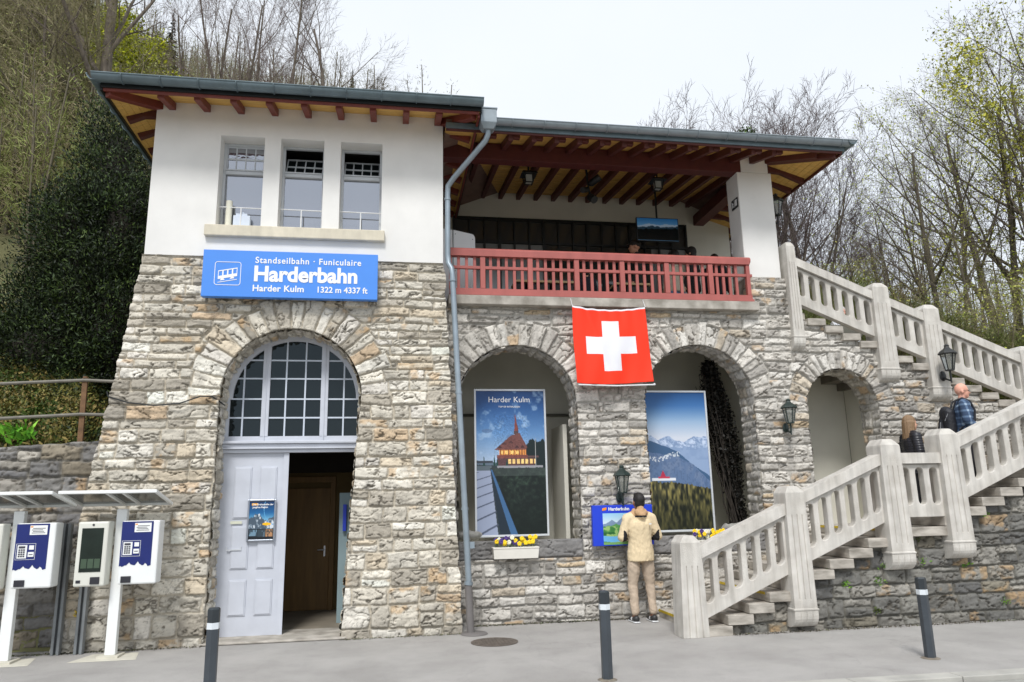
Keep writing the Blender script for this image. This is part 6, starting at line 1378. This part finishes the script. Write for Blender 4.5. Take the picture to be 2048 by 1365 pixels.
for i, (az, d, s_, f_, st_) in enumerate(((-14.6, 27, .95, 'fan', 3), (-11.3, 30, 1.0, 'vase', 3), (-8.9, 27, .95, 'fan', 2), (-5.6, 30, .95, 'vase', 1))):
    t = tree_proto('bare_tree', 21+i, labs[i], 'bare trees behind the tower roof', BK1, BK5 if i < 3 else BK2, H=12.5 if i < 3 else 11, r=.15, form=f_, stems=st_, trunkfrac=.25, twig=1.1); x, y = pol(az, d); put(t, x, y, 40*i, s_)
G2 = 'bare trees behind the veranda roof'; L2 = 'bare tree with fan-shaped purplish crown rising behind the veranda roof'
BK6 = bark('plum_twigs', (84, 72, 72), (112, 98, 98)); fa_ = tree_proto('bare_tree', 31, L2, G2, BK1, BK6, H=12, r=.15, form='vase', stems=3, trunkfrac=.2, twig=1.1, rmin=.0075); fb_ = tree_proto('bare_tree', 32, L2, G2, BK1, BK6, H=12, r=.17, form='vase', trunkfrac=.2, twig=1.25, rmin=.0075)
for i, (az, d, top) in enumerate(((21.8, 28, 28.6), (24.2, 30, 30.6), (20.2, 26, 27.6), (23.0, 25, 30.2), (25.3, 27, 31.2), (28.2, 25, 31.0), (31.0, 26, 30.2), (33.0, 27, 29.2), (35.4, 29, 26.4), (29.6, 30, 30.6), (26.8, 24, 30.4))):
    t = (fa_, fb_)[i % 2] if i < 2 else copy_tree((fa_, fb_)[i % 2]); x, y = pol(az, d); z = 4.2; hh = 1.6+d/math.cos(0)*math.tan(R(top))-z
    put(t, x, y, 67*i, hh/(14.6 if i % 2 == 0 else 15.0), z=z)
iv = thing('ivy', 'dark green ivy clinging to a bare trunk behind the veranda roof', 'ivy', (0, 0, 0)); x, y = pol(28.6, 24)
tp = np.array([[x+.12*math.sin(k*2.4)+.25*(k % 2), y, 10.5+k*.014] for k in range(220)]); V, F, C = leaves(tp, 2600, .05, [(64, 84, 40), (80, 104, 46), (50, 66, 36)], 5, .09); link('foliage', mesh_from(V, F, C), M_leaf, iv)
V, F = segs_mesh([[x, y, 3.]], [[x+.1, y, 13.2]], [.10], [.05], 7); link('stem', mesh_from(V, F), BK1, iv)
# right-hand group
G3 = 'budding trees beyond the upper stair'; L3 = 'tall thin budding tree among many beyond the upper stair balustrade'
BK7 = bark('dark_bark', (70, 64, 52), (104, 96, 80)); ra_ = tree_proto('budding_tree', 41, L3, G3, BK7, BK2, leaf=2600, lcol=YG, lsize=.042, H=13, r=.19, form='tall', trunkfrac=.25, twig=.95); rb_ = tree_proto('budding_tree', 42, L3, G3, BK7, BK2, leaf=600, lcol=OL, lsize=.04, H=12, r=.13, form='vase', trunkfrac=.3, twig=1.0); rc_ = tree_proto('budding_tree', 43, L3, G3, BK3, BK4, leaf=1800, lcol=YG, lsize=.04, H=8, r=.08, form='arch', trunkfrac=.15, stems=3)
spec_r = [(40.2, 22, 26.5, 0), (42.6, 20, 22, 1), (44.3, 24, 28.5, 0), (46.6, 21, 30.5, 0), (48.5, 19, 28, 1), (41.2, 27, 24.5, 1), (45.5, 28, 27, 1), (43.4, 31, 27.5, 0), (47.6, 26, 29.5, 0),
          (37.2, 24, 17.5, 2), (38.8, 22, 18.5, 2), (40.6, 19, 15, 2), (42.8, 18, 15, 2), (44.8, 19, 16, 2), (46.5, 17, 16, 2), (36.2, 28, 18.5, 1), (38.2, 30, 20, 1), (34.6, 26, 17, 2), (35.4, 21, 14.5, 2), (48.5, 24, 20, 2), (37.4, 19, 13, 2), (33.2, 24, 17.5, 2), (39.6, 33, 22, 0), (36.9, 33, 19, 0)]
fr_ = {0: True, 1: True, 2: True}
for i, (az, d, top, k) in enumerate(spec_r):
    d = max(d, 13.6/math.cos(R(az)))
    t = (ra_, rb_, rc_)[k]
    if fr_[k]: fr_[k] = False
    else: t = copy_tree(t)
    x, y = pol(az, d); z = float(hill_z(x, y)); hh = 1.6+d*math.tan(R(top))-z; put(t, x, y, 51*i, hh/(13.5, 13., 8.)[k], sxy=(.85, .9, 1.3)[k] if hh > 6 else 1.4, lean=(rs.uniform(-3, 3), rs.uniform(-3, 3)))
t = tree_proto('leafing_tree', 47, 'tree with bright yellow-green young foliage at the upper right edge', None, BK7, BK3, leaf=9000, lcol=[(186, 186, 62), (168, 172, 60), (200, 196, 84), (150, 152, 60)], lsize=.055, lspread=.2, H=9.5, r=.14, form='spread', trunkfrac=.3); x, y = pol(47.4, 22); put(t, x, y, 30, .86, z=3.4)
# dark yew
def yew(name, label, lobes, n, seed):
    rng = np.random.RandomState(seed); t = thing(name, label, 'tree', (lobes[0][0], lobes[0][1], lobes[0][2]-1.5)); Vs = []; Cs = []
    w_ = np.array([l[3]*l[5] for l in lobes]); w_ = w_/w_.sum()
    for (x, y, z, rx, ry, rz), q_ in zip(lobes, w_):
        m_ = int(n*q_); nc = max(20, m_//120); u = rng.normal(0, 1, (nc, 3)); u /= np.linalg.norm(u, axis=1, keepdims=True); rr = rng.uniform(.72, 1.24, (nc, 1)); cc = u*rr*np.array([rx, ry, rz])
        k = rng.randint(0, nc, m_); ax = u[k]*.6+np.array([0, 0, .35])+rng.normal(0, .25, (m_, 3)); ax /= np.linalg.norm(ax, axis=1, keepdims=True)
        c = cc[k]+rng.normal(0, .17, (m_, 3))*np.array([1, 1, .7])+np.array([x, y, z]); d = ax+rng.normal(0, .5, (m_, 3)); d /= np.linalg.norm(d, axis=1, keepdims=True); s = np.cross(d, rng.normal(0, 1, (m_, 3))); s /= np.linalg.norm(s, axis=1, keepdims=True); Ln = rng.uniform(.04, .10, (m_, 1))
        Vs.append(np.stack([c, c+d*Ln*.5+s*.012, c+d*Ln, c+d*Ln*.5-s*.012], 1).reshape(-1, 3)); tone = (rng.uniform(.35, 1.4, nc)**1.6*1.35)[k]; Cs.append(np.repeat(lin(np.array([(30, 42, 20), (40, 54, 24), (22, 32, 18), (56, 70, 30)]))[rng.randint(0, 4, m_)]*tone[:, None], 4, 0))
    V = np.concatenate(Vs); link('crown', mesh_from(V, np.arange(len(V)).reshape(-1, 4), np.concatenate(Cs)), M_leaf, t)
    q = MB()
    for (x, y, z, rx, ry, rz) in lobes: q.tube([(lobes[0][0], lobes[0][1], lobes[0][2]-lobes[0][5]-.8), (x, y, z-.3*rz), (x, y, z+.6*rz)], [.14, .08, .02], 7); q.ell((x, y, z), rx*.66, ry*.66, rz*.70, 12, 8)
    q.build('trunk', mat('yew_bark', L(38, 34, 26), .95, .2, 5), t); return t
yew('yew_tree', 'dense dark green yew tree standing against the left side of the tower', [(-5.1, 13.3, 5.1, .85, 1.1, 1.8), (-4.95, 13.4, 7.2, .48, .7, 1.5), (-6.0, 13.6, 4.4, .85, 1.1, 1.1), (-5.35, 13.2, 6.2, .6, .8, .9), (-4.5, 13.0, 6.0, .6, .8, 1.5), (-4.4, 12.8, 4.3, .8, .9, 1.5), (-6.5, 13.9, 3.5, .6, 1.0, .55), (-5.4, 12.6, 3.9, 1.1, .8, .8)], 170000, 3)
# spruces on the ridge
def spruce(n, seed):
    rng = np.random.RandomState(seed); Vs = []
    for i in range(n):
        h = i/n; r_ = 1.5*(1-h)**.9*rng.uniform(.6, 1.05); a = rng.rand()*6.28; z = 1+h*9; d = np.array([math.cos(a), math.sin(a), -.25]); s = np.array([-d[1], d[0], 0])*.16*(1.2-h); b = np.array([0, 0, z]); e = b+d*r_; Vs += [b, b+d*r_*.6+s, e, b+d*r_*.6-s]
    return np.array(Vs)
sv_ = spruce(420, 4); ts_ = thing('spruce_tree', 'dark spruce on the skyline just right of the tower roof trees', 'tree', (0, 0, 0), 'spruces on the skyline'); k = np.full((len(sv_), 3), 1.)*lin((52, 66, 54)); link('crown', mesh_from(sv_, np.arange(len(sv_)).reshape(-1, 4), k), M_leaf, ts_)
V, F = segs_mesh([[0, 0, -1.]], [[0, 0, 10.]], [.16], [.02], 6); link('trunk', mesh_from(V, F), BK1, ts_)
for i, (az, d, s_, lb) in enumerate(((-3.6, 84, 1.0, None), (-2.3, 92, .8, 'smaller dark spruce on the skyline, second from the left'), (2.4, 96, .7, 'lone small spruce tip standing apart above the right part of the tower roof'), (-17.5, 60, 1.1, 'dark spruce on the ridge behind the large bare tree at the upper left'), (-23.5, 40, .9, 'dark spruce on the slope left of the large bare tree'))):
    t = ts_ if i == 0 else copy_tree(ts_); x, y = pol(az, d); put(t, x, y, 50*i, s_, lb)
# far woodland: one mass
def wood(name, n, azr, dr, seed, cols_, h=(6, 11), tw=150):
    rng = np.random.RandomState(seed); az = np.radians(rng.uniform(*azr, n)); d = dr[0]+(dr[1]-dr[0])*rng.rand(n)**.8; d = np.maximum(d, np.where(az > R(29), 13.2/np.cos(az), 0)); x = d*np.sin(az); y = d*np.cos(az); z = hill_z(x, y); H_ = rng.uniform(*h, n)
    P0 = [np.stack([x, y, z-.3], 1)]; P1 = [np.stack([x+rng.normal(0, .4, n), y, z+H_*.85], 1)]; R0 = [.010*H_]; R1 = [.003*H_]
    k = np.repeat(np.arange(n), tw); m_ = len(k); t = rng.uniform(.2, 1, m_); c = P0[0][k]+(P1[0][k]-P0[0][k])*t[:, None]; rad = (1.05-t)*H_[k]*.34+.4; a = rng.rand(m_)*6.28; u = rng.rand(m_)**.6
    s0 = c+np.stack([np.cos(a)*rad*u*.5, np.sin(a)*rad*u*.5, rad*.4*u], 1); dd = np.stack([np.cos(a), np.sin(a), rng.uniform(.2, 1.6, m_)], 1)+rng.normal(0, .45, (m_, 3)); e = s0+dd*rng.uniform(.2, .7, m_)[:, None]*(.06+.16*rad[:, None])
    P0.append(s0); P1.append(e); R0.append(rng.uniform(.35, 1., m_)*(.004+.0020*H_[k])); R1.append(np.full(m_, .006)); A = [np.concatenate(v) for v in (P0, P1, R0, R1)]; V, F = segs_mesh(*A, 3)
    base = lin(np.array(cols_)); ck = rng.randint(0, len(cols_), n); C = np.concatenate([base[ck]*0+lin((104, 96, 78)), base[ck][k]*rng.uniform(.75, 1.25, m_)[:, None]]); C = np.repeat(C, 6, 0)
    o = link(name, mesh_from(V, F, C), M_leaf); tag(o, {'hillside_woodland': 'mass of leafless olive brown woodland covering the mountainside', 'distant_woodland': 'low distant woodland beyond the upper stair balustrade', 'slope_thicket': 'tangled brown and green thicket of saplings on the slope at the far left', 'hedge_thicket': 'green brown thicket and shrubs behind the upper stair balustrade'}[name], 'woodland', kind='stuff'); return o
BR = [(122, 116, 88), (116, 114, 84), (142, 136, 104), (126, 130, 86), (102, 106, 74), (148, 140, 112)]; GN = [(138, 146, 82), (122, 130, 74), (154, 158, 94), (112, 108, 76), (140, 130, 98)]
wood('hillside_woodland', 900, (-33, 7), (34, 132), 5, BR, (6, 10), 160)
wood('slope_thicket', 560, (-33, -19.2), (15.5, 40), 6, GN, (2.2, 5.5), 240)
wood('distant_woodland', 420, (8, 52), (40, 130), 7, [(116, 124, 96), (104, 116, 92), (128, 134, 100), (98, 112, 96)], (5, 8), 90)
wood('hedge_thicket', 330, (31, 50), (14.2, 24), 8, [(112, 122, 62), (100, 108, 58), (122, 112, 80), (92, 98, 56), (132, 140, 76)], (1.0, 2.3), 340)
# ground cover on the bank: ivy, dry grass
def cover(name, label, f, n, size, cols_, seed, up_=.5, w_=.45):
    rng = np.random.RandomState(seed); x, y, z = f(rng, n); a = rng.normal(0, 1, (n, 3)); a[:, 2] = np.abs(a[:, 2])*up_*2; a /= np.linalg.norm(a, axis=1, keepdims=True); b = np.cross(a, rng.normal(0, 1, (n, 3))); b /= np.linalg.norm(b, axis=1, keepdims=True); s = size*rng.uniform(.5, 1.5, n)[:, None]; c = np.stack([x, y, z], 1)
    V = np.stack([c, c+a*s+b*s*w_, c+a*s*2, c+a*s-b*s*w_], 1).reshape(-1, 3); pt = fbm(x*1.3, y*1.3, seed); k = np.clip((pt-.25)*2*len(cols_)+rng.normal(0, .9, n), 0, len(cols_)-1).astype(int); C = lin(np.array(cols_))[k]*rng.uniform(.65, 1.3, n)[:, None]
    return tag(link(name, mesh_from(V, np.arange(4*n).reshape(-1, 4), np.repeat(C, 4, 0)), M_leaf), label, 'ground cover', kind='stuff')
def bankf(rng, n): x = rng.uniform(-8.5, -3.4, n); y = 10.14+3.8*rng.rand(n)**1.2; return x, y, hill_z(x, y)+rng.uniform(-.02, .10, n)
cover('bank_undergrowth', 'mixed ivy, dry grass and low greenery on the bank above the retaining wall', bankf, 60000, .028, [(56, 70, 30), (36, 52, 24), (112, 108, 52), (92, 96, 44), (140, 124, 72), (66, 84, 30)], 9)
def bankr(rng, n): x = rng.uniform(6.2, 17, n); y = 12.15+6*rng.rand(n)**1.3; return x, y, hill_z(x, y)+rng.uniform(-.02, .16, n)
cover('stair_bank_grass', 'green grass and weeds on the ground behind the upper stair', bankr, 50000, .045, [(70, 84, 30), (92, 104, 36), (60, 74, 28), (112, 118, 48), (100, 92, 54)], 10)
def footf(rng, n):
    k = rng.randint(0, 3, n); x = np.where(k == 0, rng.uniform(-5, .9, n), np.where(k == 1, rng.uniform(1.1, 3.35, n), rng.uniform(4.0, 8.6, n))); y0_ = np.where(k == 0, 9.715, np.where(k == 1, 10.24, 8.735)); ok = (x > -2.15) & (x < -.58); x = np.where(ok, x-2.2, x)
    return x, y0_-np.abs(rng.normal(0, .035, n)), rng.uniform(.002, .012, n)
cover('wall_foot_grit', 'fine grit, moss and litter gathered along the foot of the walls', footf, 5200, .007, [(92, 86, 72), (70, 66, 56), (112, 104, 88), (84, 92, 50), (60, 58, 50)], 12, .2, .8)
# single small plants
def tuft(name, label, x, y, z, n, size, cols_, seed, group=None, spread=.05, down=0):
    rng = np.random.RandomState(seed); a = rng.normal(0, 1, (n, 3)); a[:, 1] = -np.abs(a[:, 1])*.6; a[:, 2] = np.abs(a[:, 2])*(1 if not down else .4); a /= np.linalg.norm(a, axis=1, keepdims=True); b = np.cross(a, rng.normal(0, 1, (n, 3))); b /= np.linalg.norm(b, axis=1, keepdims=True); s = size*rng.uniform(.5, 1.3, n)[:, None]; c = np.array([[x, y, z]])+rng.normal(0, spread, (n, 3))*np.array([1, .3, .6])
    V = np.stack([c, c+a*s+b*s*.4, c+a*s*2, c+a*s-b*s*.4], 1).reshape(-1, 3); C = lin(np.array(cols_))[rng.randint(0, len(cols_), n)]*rng.uniform(.7, 1.3, n)[:, None]
    o = link('foliage', mesh_from(V, np.arange(4*n).reshape(-1, 4), np.repeat(C, 4, 0)), M_leaf); o.name = name; return tag(o, label, 'plant', group)
GR = [(96, 140, 40), (74, 112, 34), (120, 160, 50)]
tuft('leafy_plant', 'bright green broad-leaved plant on top of the wall at the far left', -4.62, 10.15, 2.52, 90, .07, [(110, 170, 50), (90, 150, 44), (140, 190, 70)], 3, None, .10)
for i, (x, z, lb) in enumerate(((5.55, .50, 'tiny fern in the stair wall below the first steps of the middle section'), (5.33, .66, 'small fern in the stair wall close under a step'), (6.02, .52, 'fern tuft in the stair wall between the first and second pillars'), (6.13, .70, 'weed tuft under the bracket of the landing pillar, left side'), (6.66, .74, 'fern at the foot of the landing wall between the two brackets'), (7.25, .68, 'weed under the bracket of the right landing pillar'), (7.62, 1.30, 'green tuft just beneath the steps right of the landing'), (7.75, .22, 'bright weed low on the stair wall at the right edge'), (5.95, .18, 'moss tuft low on the stair wall, left of the right bollard'), (6.62, 1.02, 'moss under the long landing step'))):
    tuft('wall_fern', lb, x, 8.79, z, 36, .020, GR if i not in (8, 9) else [(70, 84, 40), (84, 96, 44)], 20+i, 'small plants growing in the stair wall', .035)
tuft('wall_weed', 'small yellow-flowered weed at the wall foot behind the ticket kiosks', -3.55, 9.74, .42, 24, .02, [(220, 190, 40), (200, 180, 50)], 51, None, .02)
# vine in the middle arch
vn_ = thing('climbing_vine', 'dark leafless climbing vine covering the right inner wall of the middle arch', 'vine', (5.3, 11.2, 1.2))
rng = np.random.RandomState(8); n = 9500; t_ = rng.rand(n); xr = 4.98+.42*t_; xl = 4.98+.42*t_
zc_ = 3.72-2.5*t_; wd = .06+.15*np.sin(np.pi*np.clip(t_*1.15, 0, 1))
x = 5.02+.36*t_**1.1+rng.uniform(-1, 1, n)*wd; y = 10.95+rng.uniform(0, .25, n); c = np.stack([x, y, zc_], 1)+rng.normal(0, .02, (n, 3)); a = rng.normal(0, 1, (n, 3)); a /= np.linalg.norm(a, axis=1, keepdims=True); b = np.cross(a, rng.normal(0, 1, (n, 3))); b /= np.linalg.norm(b, axis=1, keepdims=True); s = rng.uniform(.012, .035, (n, 1))
V = np.stack([c-a*s, c+b*s*.6, c+a*s, c-b*s*.6], 1).reshape(-1, 3); C = np.repeat(lin(np.array([(26, 24, 20), (36, 32, 26), (20, 20, 16)]))[rng.randint(0, 3, n)], 4, 0); link('foliage', mesh_from(V, np.arange(4*n).reshape(-1, 4), C), M_leaf, vn_)
P0 = []; P1 = []; r0_ = []
for k in range(26):
    x_ = 5.30+rng.uniform(-.12, .12); z_ = 1.12; y_ = 11.0+rng.uniform(-.05, .1)
    for j in range(12):
        nx = x_-rng.uniform(-.01, .05)*(1.2 if k % 3 else 2.0)*.8; nz_ = z_+rng.uniform(.12, .26); P0.append((x_, y_, z_)); P1.append((nx, y_+rng.uniform(-.01, .01), nz_)); r0_.append(.012-.0007*j); x_, z_ = nx, nz_
        if z_ > 3.7: break
V, F = segs_mesh(np.array(P0), np.array(P1), np.array(r0_), np.array(r0_)*.9, 5); link('stems', mesh_from(V, F, smooth=True), mat('vine_bark', L(48, 42, 36), .9, .2, 20), vn_)
dw = MB(); dw.tube([(6.35, 10.95, 1.2), (6.33, 10.95, 1.55), (6.37, 10.96, 1.8), (6.34, 10.95, 1.98), (6.36, 10.95, 2.14)], [.05, .07, .05, .10, .12], 9); dw.tube([(6.36, 10.9, 1.5), (6.44, 10.88, 1.75)], [.03, .012], 6)
tag(dw.build('driftwood', mat('weathered_wood', L(96, 74, 52), .9, .3, 14, .6, 50), smooth=60), 'upright weathered driftwood stump inside the third arch', 'driftwood')
